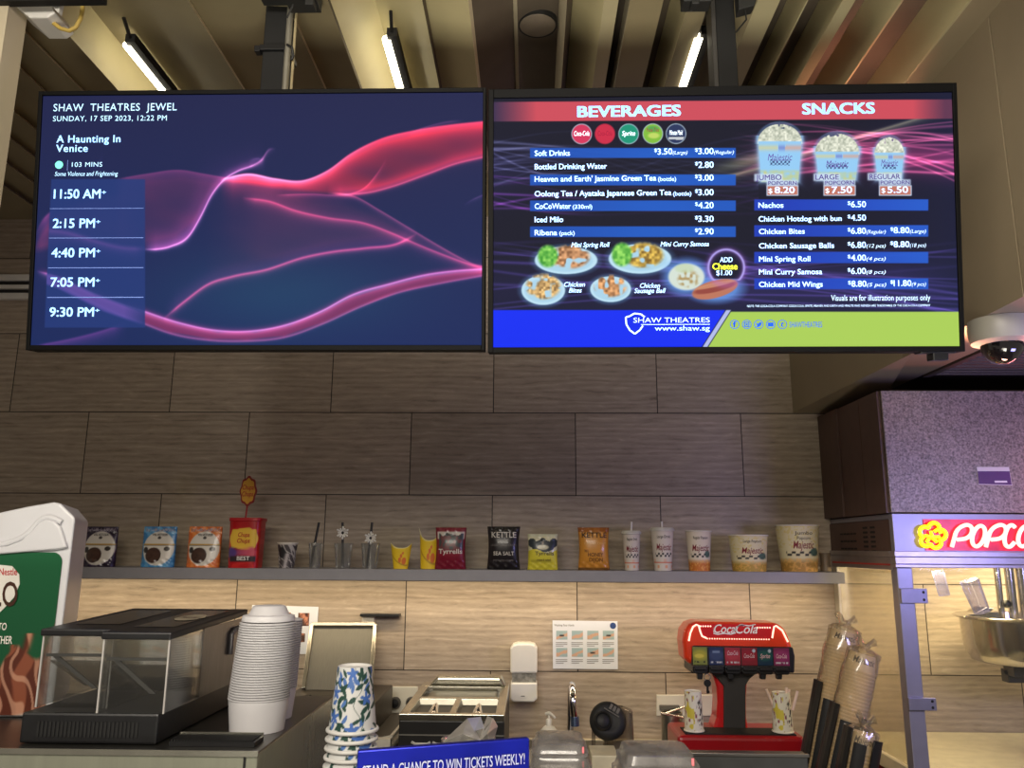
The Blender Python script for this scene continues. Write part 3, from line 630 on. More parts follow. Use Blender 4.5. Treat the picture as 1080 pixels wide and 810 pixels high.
for x0, x1, y0, y1 in ((784.8, 790.2, 339.5, 340.4), (784.8, 790.2, 344.1, 345), (784.8, 785.7, 339.5, 345), (789.3, 790.2, 339.5, 345), (786.6, 788.4, 341.3, 343.2), (809.7, 815.7, 340.2, 344.4)): PR.prect(m, x0, x1, y0, y1, .0012)
v = [PR.loc(x, y) for x, y in ((796.8, 340), (799.5, 341.6), (801, 339.8), (803.4, 340.3), (802.4, 343.4), (799.5, 345.2), (796.8, 344.4), (798.6, 343.4))]; m.add([tuple(PR.P(a, b, .0012)) for a, b in v], [tuple(range(8))[::-1]])
m.build('social_icons', EM('screen_text_royal', (30, 76, 190)), TR)
m = MB()
for x_, y_, t_, w_ in ((613.5, 141.3, 'Coca-Cola', 16), (663, 141.2, 'Sprite', 14), (713, 140.4, 'Minute Maid', 14)): T(t_, x_-w_/2, x_+w_/2, y_+2, 5, d=.0012, shear=.2, bold=.02)
m.build('badge_lettering', EM('screen_badge_white', (214, 226, 236)), TR)
m = MB(); T('Coca-Cola', 630.5, 645.5, 143.2, 5, d=.0012, shear=.2); T('Fuze Tea', 682, 695, 139, 4, d=.0012); m.build('dark_badge_lettering', EM('screen_badge_dark', (110, 24, 44)), TR)

# ceiling posts that carry the screens
def post(px0, px1, label, con, Y=2.09):
    x0, x1 = X(px0, Y, 60), X(px1, Y, 60); zb = 2.62
    t = thing('ceiling_post', label, 'screen mount', ((x0+x1)/2, Y, 3.1))
    c = (x0+x1)/2
    m = MB(); m.box(x0, x1, Y, Y+.07, zb, 3.2); m.build('column', pm('charcoal_steel', (15, 15, 15), .75), t, bevel=.003)
    m = MB(); m.box(c-.1, c+.1, 2.10, Y+.09, zb-.07, zb); m.build('bracket', black, t, bevel=.003)
    return t, x0, x1, Y
t, x0, x1, Y = post(276.5, 300, 'dark steel ceiling post with a black clamp behind the showtimes screen', True)
m = MB()
m.tube([(x1+.010, Y-.005, 2.6), (x1+.010, Y-.005, 3.2)], .0095, 10); m.build('conduit', pm('grey_conduit', (150, 146, 134), .4, .5), t, smooth=True)
m = MB(); m.tube([(x1+.026, Y, 2.6), (x1+.026, Y, 3.2)], .004, 8); m.build('cable', pm('beige_cable', (170, 156, 120), .5), t, smooth=True)
zc = Z(52, Y, 290); m = MB(); m.box(x0-.006, x1+.012, Y-.012, Y+.08, zc-.008, zc+.008); m.box(x0-.02, x0-.004, Y-.014, Y+.01, zc-.014, zc+.004)
m.tube([(x1+.010, Y-.016, zc+.004), (x1+.026, Y-.018, zc-.006), (x1+.03, Y-.012, zc-.03), (x1+.024, Y-.01, zc-.042)], .004, 8); m.build('clamp', black, t, bevel=.001)
za = Z(-4, 2.0, 320); m = MB(); xa, xb = X(300, 2.0, 6), X(333, 2.0, 6); m.box(xa, xb, 2.0, 2.06, za-.01, za+.05); m.box(xb-.03, xb-.006, 1.995, 2.03, za-.03, za); m.box(X(270, 2.0, 4), xa, 2.02, 2.06, za+.015, za+.05)
m.tube([(xa+.02, 2.02, za-.005), (xa-.004, 2.04, za-.04)], .003, 6); m.build('junction_box', pm('dark_grey_metal', (34, 34, 33), .6), t, bevel=.003)
t, x0, x1, Y = post(757, 777.5, 'dark steel ceiling post behind the menu screen with a black bracket at its top', False)
m = MB(); m.box(x0-.014, x0-.001, Y-.004, Y+.06, 2.6, 3.2); m.build('rear_channel', pm('mid_steel', (78, 76, 74), .4, .4), t, bevel=.002)
m = MB(); xa, xb = X(722, 2.0, 6), X(752, 2.0, 6); za = Z(-3, 2.0, 735); m.box(xa, xb, 2.01, 2.06, za-.004, za+.05); m.box(xa+.022, xa+.044, 2.005, 2.04, za-.016, za)
xc, xd = X(777, 2.04, 6), X(797, 2.04, 6); m.prism([(xc, za-.025), (xd-.008, za-.012), (xd+.01, za+.05), (xc, za+.05)], 2.02, 2.06); m.build('junction_box', MATS['dark_grey_metal'], t, bevel=.003)
m = MB(); m.tube([(xc+.02, 2.03, za-.02), (xc+.022, 2.03, za-.05), (xc+.002, 2.07, za-.062)], .0025, 6); m.build('cable', blackm, t, smooth=True)
# ================================================================== BACK SHELF
SY = 3.36; SZ = float(at(540, 601.3, SY)[2]); SZ0 = float(at(540, 613.3, SY)[2]); IY = 3.44
xs0, xs1 = -2.35, X(891, SY, 606)
sh_ = thing('wall_shelf', 'long grey shelf of snack samples on the tiled wall', 'shelf', ((xs0+xs1)/2, 3.5, SZ0))
MB().box(xs0, xs1, SY, WY, SZ0, SZ).build('board', pm('shelf_grey', (136, 134, 138), .42, var=.05), sh_, bevel=.002)
MB().box(xs0+.05, xs1-.05, 3.46, 3.49, SZ0-.0015, SZ0).build('light_strip', pm('warm_strip', (255, 214, 150), .5, emit=2.), sh_)
paper = paintmat('printed_paper', .55); foil = paintmat('printed_foil', .32, coat=.2); plast = paintmat('printed_plastic', .3)
straw_b = pm('black_straw', (20, 20, 22), .4); straw_w = pm('white_straw', (226, 220, 212), .4)

def bag_surface(w, h, t, flare=.06, stand=False):
    def half(v): return w/2*(1-flare*np.sin(PI*np.clip(v, 0, 1))+.0*v)
    def thick(uu, v):
        e = np.clip(1-np.abs(2*uu-1)**2.6, 0, 1)**.55
        k = (np.clip(np.sin(PI*np.clip(v*.93+.045, 0, 1)), 0, 1)**.55) if not stand else np.clip((1-v)**.75*1.02, .02, 1)
        return t/2*e*k+.0012
    def S(U, V):
        front = U < .5; uu = np.where(front, U*2, 2-2*U); x = (2*uu-1)*half(V); th = thick(uu, V)
        wr = .0022*np.sin(uu*23+V*9)*np.sin(V*31)*(np.abs(V-.5) > .3)
        y = np.where(front, -th, th)
        return x, y-wr*np.where(front, 1, -1), V*h
    def put(x, z, d=.0028):
        v = np.clip(z/h, 0, 1); uu = np.clip((x/half(v)+1)/2, 0, 1)
        return (float(x), float(-thick(uu, v)-d), float(z))
    return S, put
def snack_bag(name, label, cat, px, ptop, pbot, w, t, paint, texts, flare=.06, stand=False, group=None, yaw=0., Y=IY):
    c = at(px, pbot, Y); h = float(at(px, ptop, Y)[2])-SZ; wd = w*mpp(px, 590, Y)
    S, put = bag_surface(wd, h, t, flare, stand)
    r = thing(name, label, cat, (0, 0, 0), group)
    printed('bag', S, 97, 61, lambda U, V: paint(np.where(U < .5, U*2, 2-2*U), V, U < .5), foil, r)
    for k, (col, L_) in enumerate(texts):
        m = MB()
        for s, x0, x1, zb, hh, kw in L_: letter(m, s, (x0-.5)*wd, (x1-.5)*wd, zb*h, hh*h, put, **kw)
        m.build('lettering', pm('ink_%d_%d_%d' % col, col, .5, var=.02), r)
    r.location = (float(c[0]), Y, SZ+.0005); r.rotation_euler = (0, 0, yaw); return r

def pouch_paint(c1, c2):
    def f(U, V, fr):
        img = base(U, c1); n = noise2(U*9+V*14, V*9-U*6, 5); img = blend(img, np.clip((n-.5)*5, 0, 1)*(V > .0), c2)
        img = blend(img, rct(U, V, .08, .95, .86, .965, .02)*(noise2(U*40, V*20, 2) > .55)*.8, (150, 140, 150))
        face = ell(U, V, .52, .46, .46, .42, .05)*fr; img = blend(img, face, (214, 208, 198))
        img = blend(img, rct(U, V, .05, .98, .545, .575, .01)*fr, (186, 152, 84)); img = blend(img, rct(U, V, .05, .98, .53, .545, .01)*fr, (80, 66, 50))
        img = blend(img, ell(U, V, .40, .29, .235, .19, .08)*fr, (58, 38, 32)); n = noise2(U*30, V*34, 8); img = blend(img, ell(U, V, .40, .29, .2, .16, .3)*fr*n*.5, (96, 66, 54))
        img = blend(img, ell(U, V, .15, .42, .07, .075, .2)*fr, (46, 40, 38)); img = blend(img, ell(U, V, .78, .45, .085, .055, .2)*fr, (46, 38, 34))
        img = blend(img, ell(U, V, .52, .72, .05, .035, .3)*fr, (60, 54, 54)); return img
    return f
for px, c1, c2, lab in ((103.5, (44, 28, 60), (30, 18, 40), 'dark purple treat pouch beside the white drink machine on the shelf'), (166, (52, 122, 178), (98, 160, 204), 'bright blue treat pouch with a round white face on the shelf'), (214, (206, 104, 44), (226, 136, 70), 'orange treat pouch with a round white face next to the red sweets canister')):
    snack_bag('snack_pouch', lab, 'snack pouch', px, 555.5, 599, 35, .055, pouch_paint(c1, c2), [((40, 36, 40), [('VELVETIZER', .3, .76, .77, .055, dict(bold=.03))]), ((190, 184, 196), [('S  WITCH  FOODS', .14, .9, .885, .04, dict(bold=.02))])], .0, True, 'treat pouches on the shelf')

# red sweets canister with a lollipop tag
c = at(258.5, 599, IY); k = mpp(258, 575, IY); r = thing('sweets_canister', 'red sweets canister with a lollipop shaped yellow tag sticking up', 'canister', (float(c[0]), IY, SZ))
hw, hh = 16.6*k, 51*k
def can_S(U, V):
    a = (U-.5)*2*PI; e = .45; sx = np.sign(np.sin(a))*np.abs(np.sin(a))**e; sy = np.sign(np.cos(a))*np.abs(np.cos(a))**e; q = .94+.06*V
    return float(c[0])+hw*q*sx, IY-hw*.8*q*sy, SZ+.0005+hh*.93*V
def can_p(U, V):
    # front face spans u .32 - .68
    x = np.clip((U-.28)/.44, 0, 1); img = base(U, (176, 16, 26)); n = noise2(x*7, V*7, 3); img = blend(img, (n > .62)*.6*(V < .85), (204, 46, 40))
    g = np.arctan2(V-.62, x-.53); R_ = np.sqrt(((x-.53)/.33)**2+((V-.62)/.23)**2); img = blend(img, np.clip((1+.07*np.cos(8*g)-R_)/.06, 0, 1), (232, 188, 66))
    img = blend(img, ell(x, V, .3, .32, .2, .12, .5)*.8, (60, 70, 150)); img = blend(img, ell(x, V, .62, .33, .14, .12, .5)*.8, (206, 96, 120)); img = blend(img, rct(x, V, .27, .8, .13, .25, .02), (52, 40, 46)); img = blend(img, ell(x, V, .16, .5, .1, .08, .4)*.6, (226, 120, 60)); return img
printed('body', can_S, 129, 49, can_p, plast, r)
def sq(q, z): return [(float(c[0])+hw*q*math.copysign(abs(math.sin(a))**.45, math.sin(a)), IY-hw*.8*q*math.copysign(abs(math.cos(a))**.45, math.cos(a)), z) for a in np.linspace(0, 2*PI, 48, endpoint=False)]
m = MB(); z0, z1 = SZ+hh*.93, SZ+hh; m.add(sq(1.06, z0)+sq(1.06, z1), [tuple(range(47, -1, -1)), tuple(range(48, 96))]+[(i, (i+1) % 48, 48+(i+1) % 48, 48+i) for i in range(48)]); m.build('lid', pm('canister_red', (176, 18, 30), .35), r, bevel=.002)
def cput(x, z): return (float(c[0])+x*hw, IY-hw*.8*1.0-.001, SZ+z*hh)
m = MB(); letter(m, 'Chupa', -.30, .42, .62, .085, cput, bold=.04, shear=.2); letter(m, 'Chups', -.34, .46, .50, .085, cput, bold=.04, shear=.2); m.build('lettering', pm('ink_red', (180, 26, 30), .5), r)
m = MB(); letter(m, 'BEST', -.28, .52, .155, .075, cput, bold=.05); m.build('lettering', pm('ink_white', (232, 228, 220), .5), r)
zt = Z(518, IY, 262); xt = X(262, IY, 518)
m = MB(); m.tube([(xt-.004, IY, SZ+hh), (xt, IY, zt-.05)], .004, 8); m.build('tag_stick', pm('tag_stick_red', (150, 24, 26), .5), r)
def flower(q, n=64): return [(xt+q*8.6*k*(1+.06*math.cos(8*a))*math.cos(a), zt+q*15.4*k*(1+.06*math.cos(8*a))*math.sin(a)) for a in np.linspace(0, 2*PI, n, endpoint=False)]
MB().prism(flower(1), IY-.004, IY+.004).build('tag', pm('tag_red', (140, 30, 22), .4), r); MB().prism(flower(.84), IY-.0055, IY-.0045).build('tag_face', pm('tag_yellow', (214, 158, 48), .4), r)
m = MB(); tp = lambda x, z: (xt+x*k, IY-.0065, zt+z*k)
letter(m, 'Chupa', -6, 6, 1.5, 5, tp, bold=.03, shear=.2); letter(m, 'Chups', -6, 6, -5.5, 5, tp, bold=.03, shear=.2); m.build('lettering', MATS['ink_red'], r)

# generic printed cup (front at -y), bottom at z = 0
def cup_part(parent, rt, rb, h, paint, mat=None, name='body', nu=121, nv=41, z0=0.):
    def S(U, V):
        a = (U-.5)*2*PI; R_ = rb+(rt-rb)*V; return R_*np.sin(a), -R_*np.cos(a), z0+h*V
    o = printed(name, S, nu, nv, paint, mat or paper, parent)
    def put(ang, z, d=.0006):
        R_ = rb+(rt-rb)*np.clip(z/h, 0, 1)+d; return (float(R_*math.sin(ang)), float(-R_*math.cos(ang)), z0+float(z))
    return o, put
def floor_disc(parent, r, z, mat, name='base'): MB().lathe([(0, z), (r, z), (r, z+.002)], 32, caps=False).build(name, mat, parent)
def rim(parent, R_, z, mat, t=.0022, name='rim'):
    MB().tube([(R_*math.cos(a), R_*math.sin(a), z) for a in np.linspace(0, 2*PI, 40, endpoint=False)], t, 8, closed=True).build(name, mat, parent, smooth=True)
cw = pm('cup_white', (222, 216, 204), .5, var=.03); kraft = pm('kraft_inside', (206, 196, 176), .6)

# small coffee cup
c = at(302, 599, IY); k = mpp(302, 585, IY)
r = thing('coffee_cup', 'small paper coffee cup with a dark swirl print on the shelf', 'paper cup', (0, 0, 0))
def coffee(U, V):
    n = noise2(U*14+V*3, V*7+U*9, 9); img = base(U, (66, 60, 62)); img = blend(img, (np.abs(n-.5) < .1)*1., (176, 170, 166)); x = (U-.5)*4
    img = blend(img, ell(x, V, -.25, .62, .3, .22, .2), (30, 28, 32)); img = blend(img, np.exp(-((x-.15-.35*(V-.4))/.16)**2)*(V < .6), (176, 168, 168)); img = blend(img, (V > .93)*1., (206, 200, 190)); return img
cup_part(r, 10.2*k, 7.6*k, 25.5*k, coffee); floor_disc(r, 7.6*k, .001, cw); rim(r, 10.4*k, 25.6*k, cw); MB().lathe([(0, 24*k), (10*k, 25*k)], 32, caps=False).build('cup_liner', cw, r)
r.location = (float(c[0]), IY, SZ+.0005)
# three clear cups with black straws
for px, (sx0, sy0), (sx1, sy1), deco, wtop, lab in ((332, (327, 598), (336.5, 551), None, 15, 'clear plastic cup with a plain leaning black straw on the shelf'), (361.5, (361.5, 599), (361.3, 551), (361.5, 562), 20, 'clear plastic cup whose upright black straw carries a white ruffle'), (390, (387, 598), (392.5, 551), (391, 567.5), 20, 'clear plastic cup with leaning black straw and white ruffle, nearest the yellow scoops')):
    cx_ = X(px, IY, 599); k = mpp(px, 585, IY)
    r = thing('clear_cup', lab, 'plastic cup', (cx_, IY, SZ), 'clear cups with straws')
    MB().lathe([(0, .001), (wtop*.36*k, .001), (wtop*.5*k, 26*k), (wtop*.5*k+.0015, 26*k), (wtop*.36*k+.001, .0005)], 32, (cx_, IY, SZ), caps=False).build('cup', glassy('cup_film', tint=(232, 232, 230), fac=.05, rough=.15, haze=.08), r, smooth=True)
    a, b = at(sx0, sy0, IY), at(sx1, sy1, IY); a[2] = SZ+.004
    MB().tube([tuple(a), tuple(b)], .0052, 10).build('straw', straw_b, r, smooth=True)
    if deco:
        d = at(*deco, IY-.008); m = MB()
        for q in range(12):
            an = q*PI/6; rr = (4.5+1.5*(q % 2))*k; e = (d[0]+rr*math.cos(an), d[1]-.004*(q % 3), d[2]+rr*math.sin(an)); m.tube([(d[0]+1.6*k*math.cos(an), d[1], d[2]+1.6*k*math.sin(an)), e], [.002, .0046], 6); m.ball(e, .004, .003, .004, 8, 5)
        m.build('straw_ruffle', pm('ruffle_white', (224, 222, 216), .5), r, smooth=True)
    else:
        d = at(331.8, 574, IY); MB().tube([(d[0]-.006, IY, d[2]-.004), (d[0]+.008, IY, d[2]+.003)], .0075, 8).build('straw_band', pm('ruffle_white', (224, 222, 216), .5), r)
# yellow scoop cups
for px, wt, wb, yt, horn, lab in ((422.5, 22.5, 15, 573.5, 0, 'short yellow paper scoop with red dots on the shelf'), (451.5, 21, 18, 563, 1, 'tall yellow paper scoop with red dots behind the maroon crisp bag')):
    k = mpp(px, 585, IY); r = thing('paper_scoop', lab, 'paper scoop', (0, 0, 0), 'yellow paper scoops'); H_s = (600-yt)*k
    def S(U, V, wt=wt, wb=wb, H_s=H_s, k=k):
        a = (U-.5)*2*PI; f = np.where(np.abs(a) < PI/2, 1, .55); xx = np.sin(a); hw_ = (wb+(wt-wb)*V)/2*k; top = .80+.20*np.abs(xx)**3
        return hw_*xx, -hw_*.62*np.cos(a), H_s*V*top
    def yel(U, V):
        x = np.where(np.abs(U-.5) < .25, np.sin((U-.5)*2*PI), -9); img = base(U, (232, 196, 36))
        for a, b, q in ((-.05, .42, .14), (.42, .36, .2), (.1, .62, .11), (.28, .75, .08)): img = blend(img, ell(x, V*1.0, a, b, q*1.25, q*.9, .15), (216, 112, 46))
        img = blend(img, np.exp(-((V-.25+.22*x-.12*x*x)/.035)**2)*(np.abs(x) < .9), (176, 132, 40)); img = blend(img, (V > .975)*1., (240, 226, 140)); return img
    printed('body', S, 97, 41, yel, paper, r); floor_disc(r, wb*.3*k, .001, MATS['kraft_inside'])
    if horn: MB().prism([(-.5*wt*k, H_s*.98), (-.5*wt*k+.012, H_s*.86), (-.5*wt*k-.006, H_s*1.16)], -.002, .002).build('horn', pm('scoop_inside', (206, 196, 150), .6), r)
    r.location = (X(px, IY, 600), IY+(.03 if horn else 0), SZ+.0005)
# crisp bags
def tyr(c1, c2, c3):
    def f(U, V, fr):
        img = base(U, c1); img = blend(img, (V > .9)*1., c1); n = noise2(U*6, V*6, 7)
        img = blend(img, rct(U, V, .06, .96, .72+.0, .9, .03), (206, 200, 188)); sk = (V < .78+.1*noise2(U*8, U*0, 4))*(V > .38)*(U > .12)*(U < .93); img = blend(img, sk*1., c2)
        img = blend(img, sk*(noise2(U*14, V*12, 6) > .55)*.8, c3); img = blend(img, rct(U, V, .06, .94, .32, .47, .05)*.6, (150, 30, 52)); return img
    return f
snack_bag('crisp_bag', 'maroon crisp bag with a grey forest picture beside the yellow scoops', 'crisp bag', 475, 556.5, 600, 33, .06, tyr((124, 20, 44), (66, 74, 74), (120, 60, 62)), [((226, 216, 206), [('Tyrrells', .13, .88, .37, .11, dict(bold=.02))])], .07, group='crisp bags on the shelf')
def ketb(U, V, fr):
    img = base(U, (26, 20, 24)); img = blend(img, (np.abs(V-.5) > .455)*1., (14, 11, 13)); return img
snack_bag('crisp_bag', 'black crisp bag with cream lettering on the shelf', 'crisp bag', 531, 555.5, 601, 35, .06, ketb, [((208, 202, 190), [('KETTLE', .14, .88, .74, .13, dict(bold=.06)), ('SEA SALT', .2, .82, .33, .085, dict(bold=.02))]), ((130, 124, 120), [('FAMOUS', .32, .66, .655, .04, {}), ('UNSEASONED CRISPS', .12, .88, .54, .05, {}), ('POTATO CHIPS', .2, .8, .185, .045, {})])], .09, group='crisp bags on the shelf')
def sweet(U, V, fr):
    img = base(U, (216, 204, 62)); up = V > .52+.06*np.sin(U*7); img = blend(img, up*1., (212, 208, 172)); img = blend(img, (V > .92)*1., (206, 206, 176))
    blk = up*((ell(U, V, .5, .66, .4, .17, .1) > .5) | (ell(U, V, .14, .75, .14, .13, .1) > .5) | (ell(U, V, .86, .75, .14, .13, .1) > .5) | (ell(U, V, .5, .82, .1, .08, .1) > .5)); img = blend(img, blk*1., (46, 54, 60)); img = blend(img, ell(U, V, .5, .63, .2, .07, .3), (178, 172, 140)); img = blend(img, ell(U, V, .5, .75, .04, .05, .3), (150, 140, 126)); img = blend(img, rct(U, V, .1, .8, .2, .28, .05)*.35, (120, 110, 40)); return img
snack_bag('crisp_bag', 'yellow and cream crisp bag with black figures, smaller than its neighbours', 'crisp bag', 572.5, 563.5, 601.5, 32, .055, sweet, [((92, 84, 40), [('Tyrrells', .24, .86, .41, .1, dict(bold=.02)), ('sweet & salted', .3, .75, .25, .06, {})])], .04, group='crisp bags on the shelf')
def keto(U, V, fr):
    img = base(U, (196, 130, 44)); img = blend(img, (V > .89)*1., (150, 84, 30)); img = blend(img, (V < .06)*1., (110, 74, 34)); img = blend(img, ell(U, V, .5, .5, .45, .45, .6)*.5, (220, 156, 60)); return img
snack_bag('crisp_bag', 'orange crisp bag with dark lettering left of the cups with straws', 'crisp bag', 626.5, 556.5, 602, 33.5, .06, keto, [((46, 30, 24), [('KETTLE', .12, .9, .76, .12, dict(bold=.06))]), ((226, 186, 110), [('FAMOUS CRISPS', .2, .88, .6, .05, {})]), ((104, 66, 30), [('HONEY', .3, .78, .32, .085, dict(bold=.02)), ('DIJON', .34, .76, .2, .085, dict(bold=.02)), ('BBQ', .2, .32, .42, .06, {})])], .08, group='crisp bags on the shelf')
# drinks cups and popcorn tubs with the check pattern logo
def majestic_paint(bg, base_c, k0):
    def f(U, V):
        x = (U-.5)*2*PI; img = base(U, bg); n = noise2(U*60, V*30, k0)
        img = blend(img, ((V > .33) & (V < .45) & (np.abs(x) < .95) & (np.sin(x*14+V*0) * np.sin((V-.33)/.06*PI) > 0))*1., (30, 28, 34))
        img = blend(img, ell(x, V, .62, .42, .3, .09, .2)*(k0 > 2)*.9, (60, 90, 84))
        img = blend(img, (V < (.30 if k0 > 2 else 0))*np.clip((.3-V)*8, 0, 1), base_c); img = blend(img, (V < .3)*(n > .6)*(k0 > 2)*.6, (232, 176, 96))
        img = blend(img, rct(np.abs(x), V, -1, 1.5, .18, .215, .01)*(k0 <= 2), (206, 92, 46)); img = blend(img, (V < .13)*(V > .05)*(np.sin(x*7) > .5)*(k0 <= 2)*.8, (222, 150, 106)); img = blend(img, (V > .22)*(V < .3)*(np.sin(x*5+1) > .6)*(k0 <= 2)*.4, (214, 150, 120))
        img = blend(img, (n > .7)*(V > .5)*(k0 > 4)*.45, (206, 186, 90)); return img
    return f
def mcup(name, label, cat, px, ytop, ybot, wt, wb, paint, caption, straw=None, lid=False, group=None, Y=IY, logo_w=.78, cap2=None, dz=0.):
    k = mpp(px, 585, Y); h = (ybot-ytop)*k; rt, rb = wt/2*k, wb/2*k
    r = thing(name, label, cat, (0, 0, 0), group); _, put = cup_part(r, rt, rb, h, paint)
    floor_disc(r, rb, .001, cw)
    tp = lambda x, z: put(x, z*h)
    m = MB(); letter(m, 'Majestic', -logo_w, logo_w, .50, .16, tp, bold=.05, shear=.25); m.build('lettering', pm('logo_maroon', (120, 26, 44), .5), r)
    m = MB(); letter(m, caption, -logo_w*.8, logo_w*.8, .80, .07, tp, bold=.01)
    if cap2: letter(m, cap2, -logo_w*.62, logo_w*.62, .69, .07, tp, bold=.01)
    m.build('caption', pm('ink_dark', (50, 44, 44), .5), r)
    if not lid:
        rim(r, rt+.001, h, cw, .0028); MB().lathe([(0, .004), (rb-.002, .004), (rt-.002, h)], 40, caps=False).build('cup_liner', MATS['kraft_inside'], r, smooth=True)
    else:
        MB().lathe([(rt*.96, h-.006), (rt+.004, h-.004), (rt+.004, h+.004), (rt*.94, h+.010), (rt*.9, h+.006), (0, h+.006)], 40, caps=False).build('lid', pm('lid_translucent', (196, 192, 184), .3), r, smooth=True)
    if straw: MB().tube([(0, 0, h), (straw[1]*k, 0, h+straw[0]*k)], .004, 8).build('straw', straw_w, r, smooth=True)
    r.location = (X(px, Y, ybot), Y, SZ+.0005+dz); return r
mcup('drink_cup', 'small lidded drink cup with check logo and white straw', 'drink cup', 666.5, 563.5, 602, 19, 14.5, majestic_paint((206, 196, 184), (206, 92, 46), 1), 'Regular Drink', (12, .8), True, 'lidded drink cups')
mcup('drink_cup', 'larger lidded drink cup with check logo and white straw', 'drink cup', 699.5, 560.5, 602.5, 24, 18, majestic_paint((210, 200, 188), (206, 92, 46), 2), 'Large Drink', (9, 0), True, 'lidded drink cups')
mcup('popcorn_tub', 'narrow popcorn cup with orange foot, the smallest popcorn tub on the shelf', 'popcorn tub', 738, 562.5, 603.5, 26.5, 21.5, majestic_paint((216, 204, 186), (196, 112, 44), 3), 'Regular Popcorn', group='open popcorn tubs')
mcup('popcorn_tub', 'wide low popcorn tub, the middle of three popcorn tubs on the shelf', 'popcorn tub', 790.5, 567, 604, 40.5, 34.5, majestic_paint((212, 202, 164), (176, 142, 62), 5), 'Large Popcorn', group='open popcorn tubs', logo_w=.62)
mcup('popcorn_tub', 'largest popcorn tub with gold foot at the right end of the shelf', 'popcorn tub', 843.5, 557, 604.5, 44.5, 36, majestic_paint((214, 204, 164), (170, 128, 60), 6), 'Jumbo', group='open popcorn tubs', cap2='Popcorn', logo_w=.55, Y=IY+.02)
k = mpp(871, 595, 3.5); r = thing('brown_cup', 'small dull brown beaker behind the largest popcorn tub', 'beaker', (X(871, 3.52, 600), 3.52, SZ+.0005))
MB().lathe([(0, 0), (5.4*k, 0), (5.4*k, 6*k), (4.8*k, 7*k), (5.6*k, 18*k), (5.9*k, 18*k), (5.9*k, 19*k), (4.5*k, 19*k), (4.4*k, 4*k), (0, 4*k)], 24, (X(871, 3.52, 600), 3.52, SZ+.0005), caps=False).build('body', pm('beaker_brown', (112, 96, 78), .5), r, smooth=True)

# ================================================================== ON THE WALL UNDER THE SHELF
WF = WY-.004
def wall_poly(px, Y=WF): return [(float(at(x, y, Y)[0]), float(at(x, y, Y)[2])) for x, y in px]
# photo sheet
ps = thing('photo_sheet', 'white sheet of small food photos taped to the wall behind the lids', 'poster', tuple(at(303, 690, WF)))
MB().prism(wall_poly([(266, 638), (336, 640), (333, 690), (263, 689)]), WF-.0015, WF).build('sheet', pm('paper_white', (214, 218, 226), .6, var=.02), ps)
for n_, (x0, x1, y0, y1), seed in (('photo', (314, 326.5, 646.5, 660), 1), ('photo', (310.5, 322, 668, 677), 2), ('photo', (292, 307, 646, 659), 3), ('photo', (290, 304, 668, 677), 4)):
    a, b = at(x0, y1, WF), at(x1, y0, WF)
    def foodp(U, V, seed=seed):
        n = noise2(U*4, V*4, seed); img = base(U, (70, 48, 40)); img = blend(img, np.clip((n-.3)*2, 0, 1), (196, 132, 104)); return blend(img, np.clip((noise2(U*7, V*7, seed+5)-.6)*4, 0, 1), (60, 24, 20))
    printed(n_, lambda U, V, a=a, b=b: (a[0]+(b[0]-a[0])*U, np.full(U.shape, WF-.0022), a[2]+(b[2]-a[2])*V), 15, 15, foodp, paper, ps, smooth=False)
# wall rail
wr_ = thing('wall_rail', 'black flat wall bar with a white ribbed block under its left end', 'wall rail', tuple(at(402, 650, WY)))
a, b = at(382, 649.3, WY), at(423, 646.8, WY); MB().box(float(a[0]), float(b[0]), WY-.05, WY, float(a[2]), float(b[2])).build('bar', black, wr_, bevel=.001)
a, b = at(383, 657, WY), at(396, 649.3, WY); m = MB()
for i in range(6):
    x0 = float(a[0])+(float(b[0])-float(a[0]))*i/6; m.box(x0, x0+(float(b[0])-float(a[0]))/6.8, WY-.03, WY, float(a[2]), float(b[2]))
m.build('ribbed_block', pm('block_cream', (226, 218, 196), .5), wr_)
# soap dispenser
sd = thing('soap_dispenser', 'white wall soap dispenser with a clear window strip', 'soap dispenser', tuple(at(552, 739, WY)))
P = wall_poly
MB().prism(P([(538.3, 684), (541, 680), (546, 678.6), (559, 678.6), (564.5, 680), (566.6, 684), (566.6, 710), (538.3, 710)], 3.56), 3.555, WY).build('cover', white, sd, bevel=.008, seg=3)
MB().prism(P([(540, 710), (565.5, 710), (565.5, 720), (540, 720)], 3.57), 3.568, WY).build('window_strip', pm('window_grey', (150, 148, 138), .2, var=.4, scale=60), sd)
MB().prism(P([(538.6, 720), (566.4, 720), (566.6, 737), (563, 740), (541, 740), (538.4, 737)], 3.56), 3.55, WY).build('push_bar', white, sd, bevel=.006, seg=3)
MB().prism(P([(549.5, 733.8), (553.5, 733.8), (553.5, 734.8), (549.5, 734.8)], 3.548), 3.548, 3.552).build('slot', grey, sd)
# hand washing notice
hn = thing('notice_sheet', 'laminated hand washing notice with eight small photos on the wall', 'notice', tuple(at(617, 706, WF)))
MB().prism(P([(582.7, 654.3), (651.3, 655.2), (651.6, 705.8), (583.2, 705.2)]), WF-.0015, WF).build('sheet', MATS['paper_white'], hn)
for j in range(2):
    for i in range(4):
        x0 = 586.6+i*16.4; y0 = 665.2+j*18.2; a, b = at(x0, y0+9.2, WF), at(x0+11.8, y0, WF)
        def hand(U, V, s=i+4*j):
            img = base(U, (150, 172, 176)); n = noise2(U*3+s, V*3, s); img = blend(img, (np.abs(V-.25-.5*U+.25*n) < .2)*1., (196, 158, 134)); return blend(img, ell(U, V, .5+.1*math.sin(s), .45, .22, .12, .4)*(s % 3 == 0), (46, 42, 42))
        printed('photo', lambda U, V, a=a, b=b: (a[0]+(b[0]-a[0])*U, np.full(U.shape, WF-.0022), a[2]+(b[2]-a[2])*V), 13, 11, hand, paper, hn, smooth=False)
